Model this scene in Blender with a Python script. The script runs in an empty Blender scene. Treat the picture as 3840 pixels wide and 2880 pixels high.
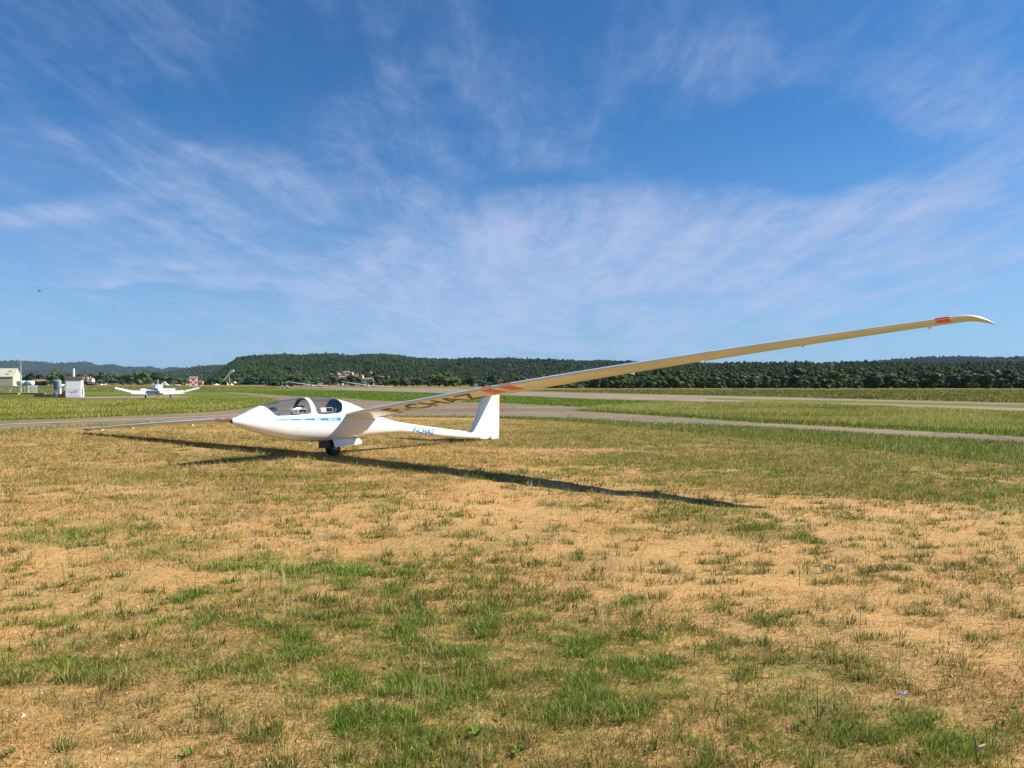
import bpy, bmesh, math, random
import numpy as np
from mathutils import Vector, Matrix

R = math.radians
rng = np.random.default_rng(25)
random.seed(25)
scene = bpy.context.scene
COL = scene.collection

# ------------------------------------------------------------------ camera
F_PX, EYE, HORIZON = 2813.0, 1.68, 1436.0          # focal length in photo pixels, eye height, horizon row
cam_data = bpy.data.cameras.new('camera')
cam = bpy.data.objects.new('camera', cam_data)
COL.objects.link(cam)
cam.location = (0, 0, EYE)
cam.rotation_euler = (R(90) - math.atan(4 / F_PX), 0, 0)
cam_data.sensor_width = 36
cam_data.lens = 36 * F_PX / 3840
cam_data.clip_start = 0.05
cam_data.clip_end = 30000
scene.camera = cam

# ------------------------------------------------------------------ sun and sky
SUN_EL, SUN_AZ = R(37.5), R(4.0)                  # azimuth from +X, counter-clockwise
sun_dir = Vector((math.cos(SUN_EL) * math.cos(SUN_AZ), math.cos(SUN_EL) * math.sin(SUN_AZ), math.sin(SUN_EL)))
sd = bpy.data.lights.new('sun', 'SUN')
sd.energy = 5.0
sd.angle = R(0.5)
sd.color = (1.0, 0.945, 0.86)
sun = bpy.data.objects.new('sun', sd)
COL.objects.link(sun)
sun.rotation_euler = sun_dir.to_track_quat('Z', 'Y').to_euler()
sun.location = (30, -5, 40)

scene.view_settings.view_transform = 'Standard'
scene.view_settings.look = 'None'
scene.view_settings.gamma = 1.0
scene.view_settings.exposure = 0.95
scene.view_settings.use_curve_mapping = False

world = bpy.data.worlds.new('World')
scene.world = world
world.use_nodes = True
wt = world.node_tree
for n in list(wt.nodes):
    wt.nodes.remove(n)


class NT:
    """small helper round a node tree"""
    def __init__(s, tree):
        s.t = tree

    def new(s, kind, **kw):
        n = s.t.nodes.new(kind)
        for k, v in kw.items():
            setattr(n, k, v)
        return n

    def put(s, sock, val):
        if isinstance(val, bpy.types.NodeSocket):
            s.t.links.new(val, sock)
        elif val is not None:
            sock.default_value = val

    def math(s, op, a, b=None, c=None, clamp=False):
        n = s.new('ShaderNodeMath', operation=op)
        n.use_clamp = clamp
        for i, v in enumerate((a, b, c)):
            if v is not None:
                s.put(n.inputs[i], v)
        return n.outputs[0]

    def mix(s, fac, a, b, blend='MIX'):
        n = s.new('ShaderNodeMix', data_type='RGBA', blend_type=blend)
        s.put(n.inputs[0], fac)
        s.put(n.inputs[6], tuple(a) + (1,) if isinstance(a, (tuple, list)) and len(a) == 3 else a)
        s.put(n.inputs[7], tuple(b) + (1,) if isinstance(b, (tuple, list)) and len(b) == 3 else b)
        return n.outputs[2]

    def noise(s, vec, scale, detail=4, rough=0.55, dist=0.0, w=None):
        n = s.new('ShaderNodeTexNoise')
        if vec is not None:
            s.t.links.new(vec, n.inputs['Vector'])
        n.inputs['Scale'].default_value = scale
        n.inputs['Detail'].default_value = detail
        n.inputs['Roughness'].default_value = rough
        n.inputs['Distortion'].default_value = dist
        return n.outputs[0]

    def ramp(s, fac, lo, hi, a=0.0, b=1.0, smooth=True):
        n = s.new('ShaderNodeMapRange')
        n.interpolation_type = 'SMOOTHSTEP' if smooth else 'LINEAR'
        s.put(n.inputs[0], fac)
        for i, v in enumerate((lo, hi, a, b)):
            n.inputs[i + 1].default_value = v
        return n.outputs[0]

    def mapping(s, vec, scale=(1, 1, 1), rot=(0, 0, 0), loc=(0, 0, 0)):
        n = s.new('ShaderNodeMapping')
        s.t.links.new(vec, n.inputs[0])
        n.inputs['Location'].default_value = loc
        n.inputs['Rotation'].default_value = rot
        n.inputs['Scale'].default_value = scale
        return n.outputs[0]


def build_sky():
    g = NT(wt)
    SKY = 0.05
    sky = g.new('ShaderNodeTexSky', sky_type='NISHITA')
    sky.sun_disc = False
    sky.sun_elevation = SUN_EL
    sky.sun_rotation = R(90) - SUN_AZ
    sky.altitude = 200
    sky.air_density = 1.0
    sky.dust_density = 0.5
    sky.ozone_density = 2.2
    hsv = g.new('ShaderNodeHueSaturation')
    wt.links.new(sky.outputs[0], hsv.inputs['Color'])
    hsv.inputs['Saturation'].default_value = 1.0
    hsv.inputs['Hue'].default_value = 0.5
    hsv.inputs['Value'].default_value = 1.0
    base = g.mix(1.0, hsv.outputs[0], (0.38, 0.86, 1.28), 'MULTIPLY')
    tc = g.new('ShaderNodeTexCoord')
    d = tc.outputs['Generated']
    sep = g.new('ShaderNodeSeparateXYZ')
    wt.links.new(d, sep.inputs[0])
    x, y, z = sep.outputs
    # cirrus lie on a high flat layer: project the view ray onto it
    zz = g.math('ADD', g.math('MAXIMUM', z, 0.0), 0.10)
    comb = g.new('ShaderNodeCombineXYZ')
    g.put(comb.inputs[0], g.math('DIVIDE', x, zz))
    g.put(comb.inputs[1], g.math('DIVIDE', y, zz))
    layer = comb.outputs[0]
    # angles for the large cloud fields
    az = g.math('ARCTAN2', x, y)
    el = g.math('ARCTAN2', z, g.math('SQRT', g.math('ADD', g.math('MULTIPLY', x, x), g.math('MULTIPLY', y, y))))
    ang = g.new('ShaderNodeCombineXYZ')
    g.put(ang.inputs[0], az)
    g.put(ang.inputs[1], el)
    A = ang.outputs[0]
    # wobble the angles so that the fields get ragged edges
    nz = g.new('ShaderNodeTexNoise')
    wt.links.new(g.mapping(layer, (0.9, 0.9, 1)), nz.inputs['Vector'])
    nz.inputs['Scale'].default_value = 1.3
    nz.inputs['Detail'].default_value = 5
    vsub = g.new('ShaderNodeVectorMath', operation='SUBTRACT')
    wt.links.new(nz.outputs['Color'], vsub.inputs[0])
    vsub.inputs[1].default_value = (0.5, 0.5, 0.5)
    vsc = g.new('ShaderNodeVectorMath', operation='SCALE')
    wt.links.new(vsub.outputs[0], vsc.inputs[0])
    vsc.inputs['Scale'].default_value = 0.24
    vad = g.new('ShaderNodeVectorMath', operation='ADD')
    wt.links.new(A, vad.inputs[0])
    wt.links.new(vsc.outputs[0], vad.inputs[1])
    A = vad.outputs[0]

    def field(px, py, rx, ry, rot, amp):
        cx = math.atan((px - 1920) / F_PX)
        cy = math.atan((HORIZON - py) / math.hypot(F_PX, px - 1920))
        # point mapping = scale(rot(v + loc)): done as three steps
        v1 = g.mapping(A, loc=(-cx, -cy, 0))
        v2 = g.mapping(v1, rot=(0, 0, R(rot)))
        v3 = g.mapping(v2, scale=(F_PX / rx, F_PX / ry, 0))
        ln = g.new('ShaderNodeVectorMath', operation='LENGTH')
        wt.links.new(v3, ln.inputs[0])
        return g.math('MULTIPLY', g.ramp(ln.outputs['Value'], 1.0, 0.0), amp)

    bias = None
    for f in ((1950, 1130, 1600, 400, -3, 0.42), (2400, 850, 1500, 380, 9, 0.24), (3500, 820, 900, 340, 12, 0.24),
              (1000, 690, 1000, 260, -24, 0.22), (250, 720, 700, 120, -20, 0.30), (2750, 180, 600, 190, 18, 0.13),
              (650, 1010, 700, 110, -12, 0.26), (1980, 430, 420, 190, 25, 0.04), (300, 400, 800, 300, -10, 0.04),
              (3750, 350, 520, 260, 30, 0.20), (1250, 1000, 420, 160, -20, 0.22), (1500, 350, 500, 120, -8, 0.10),
              (2900, 520, 760, 210, 4, -0.42), (2000, 640, 520, 110, 6, -0.22), (700, 1130, 620, 90, -4, -0.22),
              (1100, 330, 650, 260, 10, -0.12), (2100, 60, 500, 180, 0, -0.1)):
        v = field(*f)
        bias = v if bias is None else g.math('ADD', bias, v)
    # streaks run away from the viewer, so they fan out from a point low in the middle
    n1 = g.noise(g.mapping(layer, (1.15, 0.62, 1), (0, 0, R(12))), 1.5, 9, 0.60, 1.1)
    n2 = g.noise(g.mapping(layer, (2.4, 0.42, 1), (0, 0, R(9)), (3, 7, 0)), 2.2, 9, 0.62, 0.6)
    n3 = g.noise(g.mapping(layer, (1.6, 0.9, 1), (0, 0, R(-20)), (9, 2, 0)), 7.0, 7, 0.66, 0.8)
    s = g.math('ADD', g.math('MULTIPLY', n1, 0.46), g.math('MULTIPLY', n2, 0.34))
    s = g.math('ADD', s, g.math('MULTIPLY', n3, 0.20))
    s = g.math('ADD', g.math('MULTIPLY', g.math('SUBTRACT', s, 0.5), 1.32), 0.5)
    s = g.math('ADD', s, bias)
    dens = g.ramp(s, 0.38, 1.08)
    # veil near the horizon
    veil = g.ramp(el, 0.34, 0.0, 0.0, 0.42)
    dens = g.math('MINIMUM', g.math('ADD', g.math('MULTIPLY', dens, g.math('MULTIPLY', g.ramp(g.math('ADD', g.math('MULTIPLY', n2, 0.6), g.math('MULTIPLY', n3, 0.4)), 0.34, 0.66, 0.68, 1.0), 0.95)), g.math('MULTIPLY', veil, g.math('SUBTRACT', 1.0, g.math('MULTIPLY', dens, 0.7)))), 0.92)
    cl = g.mix(g.ramp(el, 0.0, 0.35), (0.235, 0.298, 0.425), (0.215, 0.268, 0.400))
    clb = g.new('ShaderNodeVectorMath', operation='SCALE')
    wt.links.new(cl, clb.inputs[0])
    clb.inputs['Scale'].default_value = 1 / SKY
    col = g.mix(dens, base, clb.outputs[0])
    bg = g.new('ShaderNodeBackground')
    wt.links.new(col, bg.inputs[0])
    bg.inputs[1].default_value = SKY
    out = g.new('ShaderNodeOutputWorld')
    wt.links.new(bg.outputs[0], out.inputs[0])


build_sky()

# ------------------------------------------------------------------ helpers
MATS = {}


def mat(name, color=(0.8, 0.8, 0.8), rough=0.5, metal=0.0, spec=0.5, vary=0.0, vscale=3.0, bump=0.0, bscale=20.0, coat=0.0, coords='Object'):
    if name in MATS:
        return MATS[name]
    m = bpy.data.materials.new(name)
    m.use_nodes = True
    g = NT(m.node_tree)
    p = m.node_tree.nodes['Principled BSDF']
    p.inputs['Base Color'].default_value = tuple(color) + (1,)
    p.inputs['Roughness'].default_value = rough
    p.inputs['Metallic'].default_value = metal
    p.inputs['Specular IOR Level'].default_value = spec
    p.inputs['Coat Weight'].default_value = coat
    p.inputs['Coat Roughness'].default_value = 0.08
    tc = g.new('ShaderNodeTexCoord')
    if vary:
        f = g.noise(tc.outputs[coords], vscale, 5, 0.6)
        lo = tuple(c * (1 - vary) for c in color)
        hi = tuple(min(1, c * (1 + vary)) for c in color)
        g.put(p.inputs['Base Color'], g.mix(g.ramp(f, 0.3, 0.7), lo, hi))
    if bump:
        b = g.new('ShaderNodeBump')
        b.inputs['Strength'].default_value = bump
        b.inputs['Distance'].default_value = 0.02
        g.put(b.inputs['Height'], g.noise(tc.outputs[coords], bscale, 6, 0.6))
        g.put(p.inputs['Normal'], b.outputs[0])
    MATS[name] = m
    return m


def glass_mat(name, tint=(0.80, 0.83, 0.85), refl=1.0):
    """thin clear sheet: lets light straight through, reflects by angle"""
    m = bpy.data.materials.new(name)
    m.use_nodes = True
    g = NT(m.node_tree)
    for n in list(m.node_tree.nodes):
        m.node_tree.nodes.remove(n)
    tr = g.new('ShaderNodeBsdfTransparent')
    tr.inputs[0].default_value = tuple(tint) + (1,)
    gl = g.new('ShaderNodeBsdfGlossy')
    gl.inputs['Roughness'].default_value = 0.03
    lw = g.new('ShaderNodeLayerWeight')
    lw.inputs[0].default_value = 0.5
    ms = g.new('ShaderNodeMixShader')
    fac = g.math('ADD', g.math('MULTIPLY', g.math('POWER', lw.outputs['Facing'], 4.0), 0.9 * refl), 0.09, clamp=True)
    g.put(ms.inputs[0], fac)
    m.node_tree.links.new(tr.outputs[0], ms.inputs[1])
    m.node_tree.links.new(gl.outputs[0], ms.inputs[2])
    out = g.new('ShaderNodeOutputMaterial')
    m.node_tree.links.new(ms.outputs[0], out.inputs[0])
    return m


def thing(name, label, cat, loc=(0, 0, 0), rotz=0.0, group=None):
    o = bpy.data.objects.new(name, None)
    o.empty_display_size = 0.2
    COL.objects.link(o)
    o.location = loc
    o.rotation_euler = (0, 0, rotz)
    return tag(o, label, cat, group)


def tag(o, label=None, cat=None, group=None, kind=None):
    for k, v in (('label', label), ('category', cat), ('group', group), ('kind', kind)):
        if v:
            o[k] = v
    return o


def link(name, me, parent=None, m=None):
    o = bpy.data.objects.new(name, me)
    COL.objects.link(o)
    if parent is not None:
        o.parent = parent
    if m is not None and not me.materials:
        me.materials.append(m)
    return o


def mesh(name, verts, faces, m=None, parent=None, smooth=False, recalc=False):
    me = bpy.data.meshes.new(name)
    me.from_pydata([tuple(map(float, v)) for v in verts], [], [tuple(map(int, f)) for f in faces])
    me.validate()
    if recalc:
        bm = bmesh.new()
        bm.from_mesh(me)
        bmesh.ops.recalc_face_normals(bm, faces=bm.faces)
        bm.to_mesh(me)
        bm.free()
    if smooth:
        me.polygons.foreach_set('use_smooth', np.ones(len(me.polygons), bool))
    me.update()
    return link(name, me, parent, m)


class MB:
    """collects simple solids into one mesh"""
    def __init__(s):
        s.v, s.f = [], []

    def add(s, v, f):
        o = len(s.v)
        s.v += [tuple(p) for p in v]
        s.f += [tuple(i + o for i in q) for q in f]
        return s

    def box(s, c, d, rot=None, taper=1.0):
        x, y, z = (k / 2 for k in d)
        v = [Vector((a * x * (taper if e > 0 else 1), b * y * (taper if e > 0 else 1), e * z)) for e in (-1, 1) for b in (-1, 1) for a in (-1, 1)]
        if rot is not None:
            v = [rot @ p for p in v]
        v = [p + Vector(c) for p in v]
        return s.add(v, [(0, 2, 3, 1), (4, 5, 7, 6), (0, 1, 5, 4), (2, 6, 7, 3), (0, 4, 6, 2), (1, 3, 7, 5)])

    def tube(s, pts, rad, n=10, cap=True):
        pts = [Vector(p) for p in pts]
        rads = rad if isinstance(rad, (list, tuple)) else [rad] * len(pts)
        rings = []
        for i, p in enumerate(pts):
            t = (pts[min(i + 1, len(pts) - 1)] - pts[max(i - 1, 0)]).normalized()
            a = t.orthogonal().normalized() if i == 0 else (a - t * a.dot(t)).normalized()
            b = t.cross(a)
            rings.append([p + (a * math.cos(k / n * math.tau) + b * math.sin(k / n * math.tau)) * rads[i] for k in range(n)])
        v = [q for r in rings for q in r]
        f = [(i * n + k, i * n + (k + 1) % n, (i + 1) * n + (k + 1) % n, (i + 1) * n + k) for i in range(len(pts) - 1) for k in range(n)]
        if cap:
            f += [tuple(range(n))[::-1], tuple((len(pts) - 1) * n + k for k in range(n))]
        return s.add(v, f)

    def lathe(s, prof, c, axis, n=24):
        """prof: (distance along the axis, radius)"""
        ax = Vector(axis).normalized()
        a = ax.orthogonal().normalized()
        b = ax.cross(a)
        v = [Vector(c) + ax * t + (a * math.cos(k / n * math.tau) + b * math.sin(k / n * math.tau)) * r for t, r in prof for k in range(n)]
        f = [(i * n + k, i * n + (k + 1) % n, (i + 1) * n + (k + 1) % n, (i + 1) * n + k) for i in range(len(prof) - 1) for k in range(n)]
        f += [tuple(range(n))[::-1], tuple((len(prof) - 1) * n + k for k in range(n))]
        return s.add(v, f)

    def prism(s, poly, d):
        """poly: planar 3-D outline, d: thickness vector"""
        n = len(poly)
        d = Vector(d)
        v = [Vector(p) for p in poly] + [Vector(p) + d for p in poly]
        f = [tuple(range(n))[::-1], tuple(range(n, 2 * n))] + [(i, (i + 1) % n, n + (i + 1) % n, n + i) for i in range(n)]
        return s.add(v, f)

    def build(s, name, m, parent=None, smooth=False, bevel=0.0):
        o = mesh(name, s.v, s.f, m, parent, smooth, recalc=True)
        if bevel:
            b = o.modifiers.new('bevel', 'BEVEL')
            b.width = bevel
            b.segments = 2
            b.limit_method = 'ANGLE'
        return o


def copy_tree(o, parent=None):
    c = o.copy()
    COL.objects.link(c)
    c.parent = parent
    for ch in list(o.children):
        copy_tree(ch, c)
    return c


def at(px, py, z=0.0):
    """the point on the flat airfield that lies under this spot of the photo"""
    Y = F_PX * (EYE - z) / (py - HORIZON)
    return Vector(((px - 1920) / F_PX * Y, Y, z))


def up(px, py, Y):
    """a point at distance Y"""
    return Vector(((px - 1920) / F_PX * Y, Y, EYE - (py - HORIZON) / F_PX * Y))


# numpy value noise
_lat = rng.random((256, 256))


def vnoise(x, y):
    xi, yi = np.floor(x).astype(int), np.floor(y).astype(int)
    fx, fy = x - xi, y - yi
    fx, fy = fx * fx * (3 - 2 * fx), fy * fy * (3 - 2 * fy)
    a = _lat[xi % 256, yi % 256]
    b = _lat[(xi + 1) % 256, yi % 256]
    c = _lat[xi % 256, (yi + 1) % 256]
    d = _lat[(xi + 1) % 256, (yi + 1) % 256]
    return (a * (1 - fx) + b * fx) * (1 - fy) + (c * (1 - fx) + d * fx) * fy


def fbm(x, y, o=4):
    r, a, t = 0, 1.0, 0
    for i in range(o):
        r = r + a * vnoise(x * 2 ** i + 17.3 * i, y * 2 ** i + 5.1 * i)
        t += a
        a *= 0.5
    return r / t


def sstep(x, a, b):
    t = np.clip((x - a) / (b - a), 0, 1)
    return t * t * (3 - 2 * t)


def hermite(xs, ys):
    xs, ys = np.array(xs, float), np.array(ys, float)
    d = np.diff(ys) / np.diff(xs)
    m = np.zeros(len(xs))
    m[0], m[-1] = d[0], d[-1]
    for i in range(1, len(xs) - 1):
        m[i] = 0 if d[i - 1] * d[i] <= 0 else 2 * d[i - 1] * d[i] / (d[i - 1] + d[i])

    def f(x):
        x = np.clip(np.asarray(x, float), xs[0], xs[-1])
        i = np.clip(np.searchsorted(xs, x) - 1, 0, len(xs) - 2)
        h = xs[i + 1] - xs[i]
        t = (x - xs[i]) / h
        return ((2 * t ** 3 - 3 * t ** 2 + 1) * ys[i] + (t ** 3 - 2 * t ** 2 + t) * h * m[i]
                + (-2 * t ** 3 + 3 * t ** 2) * ys[i + 1] + (t ** 3 - t ** 2) * h * m[i + 1])
    return f


# ------------------------------------------------------------------ ground
def ground_z(x, y):
    x, y = np.asarray(x, float), np.asarray(y, float)
    amp = (1 - sstep(y, 14.0, 18.5)) * (1 - sstep(np.abs(x), 15, 19)) * sstep(y, -3, -1)
    wheel = np.exp(-(((x + 4.1) / 0.7) ** 2 + ((y - 17.18) / 0.7) ** 2))
    return amp * (1 - wheel) * (0.075 * (fbm(x * 0.55 + 40, y * 0.75 + 9, 3) - 0.5) + 0.045 * (fbm(x * 3.1, y * 3.1, 3) - 0.5)) * 0.8


def green_field(x, y):
    """how much live grass grows here, 0..1"""
    n = fbm(x * 0.42 + 3, y * 0.60 + 31, 4)
    n2 = fbm(x * 1.7 + 60, y * 2.0 + 11, 3)
    b = (0.76 * np.exp(-(((x + 0.10) / 1.25) ** 2 + ((y - 4.4) / 1.25) ** 2))
         + 0.36 * np.exp(-(((x + 2.1) / 1.1) ** 2 + ((y - 3.6) / 0.9) ** 2))
         + 0.24 * np.exp(-(((x - 1.6) / 1.2) ** 2 + ((y - 3.6) / 0.7) ** 2))
         + 0.72 * sstep(x * 0.75 + y * 0.62, 8.4, 12.6) * sstep(x, 0.5, 4.5)
         + 0.22 * np.exp(-(((x + 2.0) / 2.2) ** 2 + ((y - 6.8) / 0.6) ** 2))
         + 0.30 * np.exp(-(((x - 3.6) / 1.6) ** 2 + ((y - 9.0) / 0.7) ** 2))
         + 0.38 * sstep(y, 19.5, 24.0) * sstep(x, -3.0, 0.5)
         - 0.30 * np.exp(-(((x - 2.9) / 1.0) ** 2 + ((y - 5.2) / 1.0) ** 2))
         - 0.16 * np.exp(-(((x - 1.6) / 2.2) ** 2 + ((y - 7.4) / 1.3) ** 2))
         - 0.14 * np.exp(-(((x + 3.4) / 1.2) ** 2 + ((y - 5.6) / 1.6) ** 2)))
    for (x0, y0), (x1, y1), w, k in (((1.9, 10.6), (4.1, 5.6), .16, .34), ((3.1, 11.4), (5.6, 6.4), .2, .22), ((-6.5, 8.2), (-1.2, 6.4), .2, .2), ((-5.2, 6.1), (-1.5, 5.1), .12, .18)):
        dx, dy = x1 - x0, y1 - y0
        q = np.hypot(dx, dy)
        al, ac = ((x - x0) * dx + (y - y0) * dy) / q, ((x - x0) * dy - (y - y0) * dx) / q
        ac = ac + 0.5 * (fbm(al * 0.6 + w * 90, al * 0 + 3, 2) - 0.5)
        b = b + k * np.exp(-(ac / w) ** 2) * sstep(al, -0.3, 0.6) * (1 - sstep(al, q - 0.6, q + 0.3))
    return np.clip((n - 0.5) * 1.5 + (n2 - 0.5) * 0.9 + 0.27 + b, 0, 1)


def attr_color(me, name, cols):
    a = me.color_attributes.new(name, 'FLOAT_COLOR', 'POINT')
    c = np.ones((len(cols), 4), np.float32)
    c[:, :3] = cols
    a.data.foreach_set('color', c.ravel())


def soil_material():
    m = bpy.data.materials.new('dry_soil')
    m.use_nodes = True
    g = NT(m.node_tree)
    p = m.node_tree.nodes['Principled BSDF']
    p.inputs['Roughness'].default_value = 0.95
    p.inputs['Specular IOR Level'].default_value = 0.15
    tc = g.new('ShaderNodeTexCoord').outputs['Object']
    big = g.noise(tc, 0.22, 5, 0.6)
    mid = g.noise(tc, 1.6, 6, 0.62)
    streak = g.noise(g.mapping(tc, (0.9, 2.6, 1), (0, 0, R(-9))), 3.4, 7, 0.65)
    fine = g.noise(tc, 24, 6, 0.7)
    grit = g.noise(tc, 95, 3, 0.6)
    c = g.mix(g.ramp(mid, 0.3, 0.7), (0.49, 0.257, 0.084), (0.67, 0.400, 0.168))
    c = g.mix(g.ramp(big, 0.35, 0.68), c, (0.57, 0.325, 0.132))
    c = g.mix(g.ramp(streak, 0.50, 0.78, 0, 0.60), c, (0.288, 0.168, 0.048))
    c = g.mix(g.ramp(fine, 0.53, 0.66, 0, 0.75), c, (0.221, 0.113, 0.035))
    c = g.mix(g.ramp(fine, 0.44, 0.30, 0, 0.60), c, (0.70, 0.455, 0.225))
    c = g.mix(g.ramp(grit, 0.64, 0.74, 0, 0.5), c, (0.163, 0.084, 0.032))
    blot = g.noise(g.mapping(tc, (1, 1.7, 1), (0, 0, R(14))), 6.5, 6, 0.68)
    c = g.mix(g.ramp(blot, 0.52, 0.64, 0, 0.55), c, (0.21, 0.14, 0.055))
    c = g.mix(g.ramp(g.noise(tc, 0.8, 5, 0.6), 0.48, 0.66, 0, 0.45), c, (0.36, 0.25, 0.10))
    att = g.new('ShaderNodeVertexColor')
    att.layer_name = 'grass_cover'
    sepa = g.new('ShaderNodeSeparateColor')
    m.node_tree.links.new(att.outputs[0], sepa.inputs[0])
    thatch = g.mix(g.ramp(streak, 0.3, 0.7), (0.240, 0.168, 0.045), (0.346, 0.227, 0.077))
    thatch = g.mix(g.ramp(fine, 0.45, 0.7, 0, 0.7), thatch, (0.134, 0.126, 0.026))
    brk = g.math('MULTIPLY', g.ramp(g.math('ADD', g.math('MULTIPLY', fine, 0.5), g.math('MULTIPLY', mid, 0.5)), 0.36, 0.60), sepa.outputs[0], clamp=True)
    c = g.mix(g.math('MULTIPLY', brk, 0.92), c, thatch)
    live = g.mix(g.ramp(streak, 0.3, 0.7), (0.106, 0.130, 0.019), (0.192, 0.185, 0.038))
    c = g.mix(g.math('MULTIPLY', g.math('MULTIPLY', g.ramp(blot, 0.40, 0.56), sepa.outputs[1]), 0.85, clamp=True), c, live)
    g.put(p.inputs['Base Color'], c)
    b = g.new('ShaderNodeBump')
    b.inputs['Strength'].default_value = 1.0
    b.inputs['Distance'].default_value = 0.04
    h = g.math('ADD', g.math('MULTIPLY', fine, 0.5), g.math('ADD', g.math('MULTIPLY', streak, 0.7), g.math('MULTIPLY', grit, 0.16)))
    g.put(b.inputs['Height'], h)
    g.put(p.inputs['Normal'], b.outputs[0])
    return m


def field_material(name, a, b, c, scale=0.5, stretch=3.0, rot=-8.0):
    """distant grass: two greens and a straw tone in long drifts"""
    m = bpy.data.materials.new(name)
    m.use_nodes = True
    g = NT(m.node_tree)
    p = m.node_tree.nodes['Principled BSDF']
    p.inputs['Roughness'].default_value = 0.95
    p.inputs['Specular IOR Level'].default_value = 0.1
    tc = g.new('ShaderNodeTexCoord').outputs['Object']
    s = g.mapping(tc, (1, stretch, 1), (0, 0, R(rot)))
    n1 = g.noise(s, scale * 0.12, 6, 0.62)
    n2 = g.noise(s, scale, 6, 0.65)
    n3 = g.noise(tc, scale * 9, 4, 0.65)
    col = g.mix(g.ramp(n1, 0.36, 0.64), a, b)
    col = g.mix(g.ramp(n2, 0.42, 0.70, 0, 0.75), col, c)
    col = g.mix(g.ramp(n3, 0.5, 0.75, 0, 0.55), col, tuple(k * 0.45 for k in a))
    n4 = g.noise(g.mapping(tc, (0.25, stretch * 2.2, 1), (0, 0, R(rot))), scale * 0.6, 5, 0.6)
    col = g.mix(g.ramp(n4, 0.48, 0.62, 0, 0.55), col, tuple(k * 0.62 for k in b))
    g.put(p.inputs['Base Color'], col)
    bu = g.new('ShaderNodeBump')
    bu.inputs['Strength'].default_value = 0.8
    bu.inputs['Distance'].default_value = 0.12
    g.put(bu.inputs['Height'], g.math('ADD', n3, n2))
    g.put(p.inputs['Normal'], bu.outputs[0])
    return m


def build_ground():
    xs = np.concatenate([[-12000, -6000, -2500, -1000, -400, -150, -80, -50, -35, -27, -22], np.arange(-19, 19.01, 0.115), [22, 27, 35, 50, 80, 150, 400, 1000, 2500, 6000, 12000]])
    ys = np.concatenate([[-3000, -800, -200, -60, -20, -8, -4], np.arange(-2, 19.01, 0.115), np.arange(19.6, 40, 0.7), [44, 50, 58, 70, 90, 130, 200, 300, 450, 700, 1200, 2500, 5000, 12000]])
    X, Y = np.meshgrid(xs, ys)
    Z = ground_z(X, Y)
    nx, ny = len(xs), len(ys)
    v = np.stack([X, Y, Z], -1).reshape(-1, 3)
    i = (np.arange(ny - 1)[:, None] * nx + np.arange(nx - 1)).ravel()
    me = bpy.data.meshes.new('ground')
    me.from_pydata(v.tolist(), [], np.stack([i, i + 1, i + 1 + nx, i + nx], -1).tolist())
    me.polygons.foreach_set('use_smooth', np.ones(len(me.polygons), bool))
    gx, gy = v[:, 0], v[:, 1]
    gf = green_field(gx, gy)
    dryf = np.clip(0.28 + 1.5 * (fbm(gx * 0.35 + 80, gy * 0.7 + 3, 4) - 0.42) + 0.028 * np.clip(gy - 6, 0, 20)
                   + 0.25 * sstep(-gx, 1, 6) * sstep(gy, 12, 19), 0, 1)
    attr_color(me, 'grass_cover', np.stack([np.clip(dryf + 0.3 * gf, 0, 1), sstep(gf, 0.35, 0.95), gf * 0], -1))
    o = link('ground', me, None, soil_material())
    tag(o, kind='structure')


build_ground()

MATS['olive_field'] = field_material('olive_field', (0.083, 0.092, 0.014), (0.122, 0.119, 0.020), (0.172, 0.145, 0.032), 0.10, 5)
MATS['meadow'] = field_material('meadow', (0.104, 0.128, 0.017), (0.160, 0.168, 0.024), (0.224, 0.208, 0.042), 0.5, 3)
MATS['mown_green'] = field_material('mown_green', (0.086, 0.144, 0.013), (0.120, 0.183, 0.019), (0.173, 0.203, 0.033), 0.35, 4)
MATS['straw_field'] = field_material('straw_field', (0.180, 0.147, 0.036), (0.223, 0.171, 0.047), (0.144, 0.133, 0.030), 0.06, 6)


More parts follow.
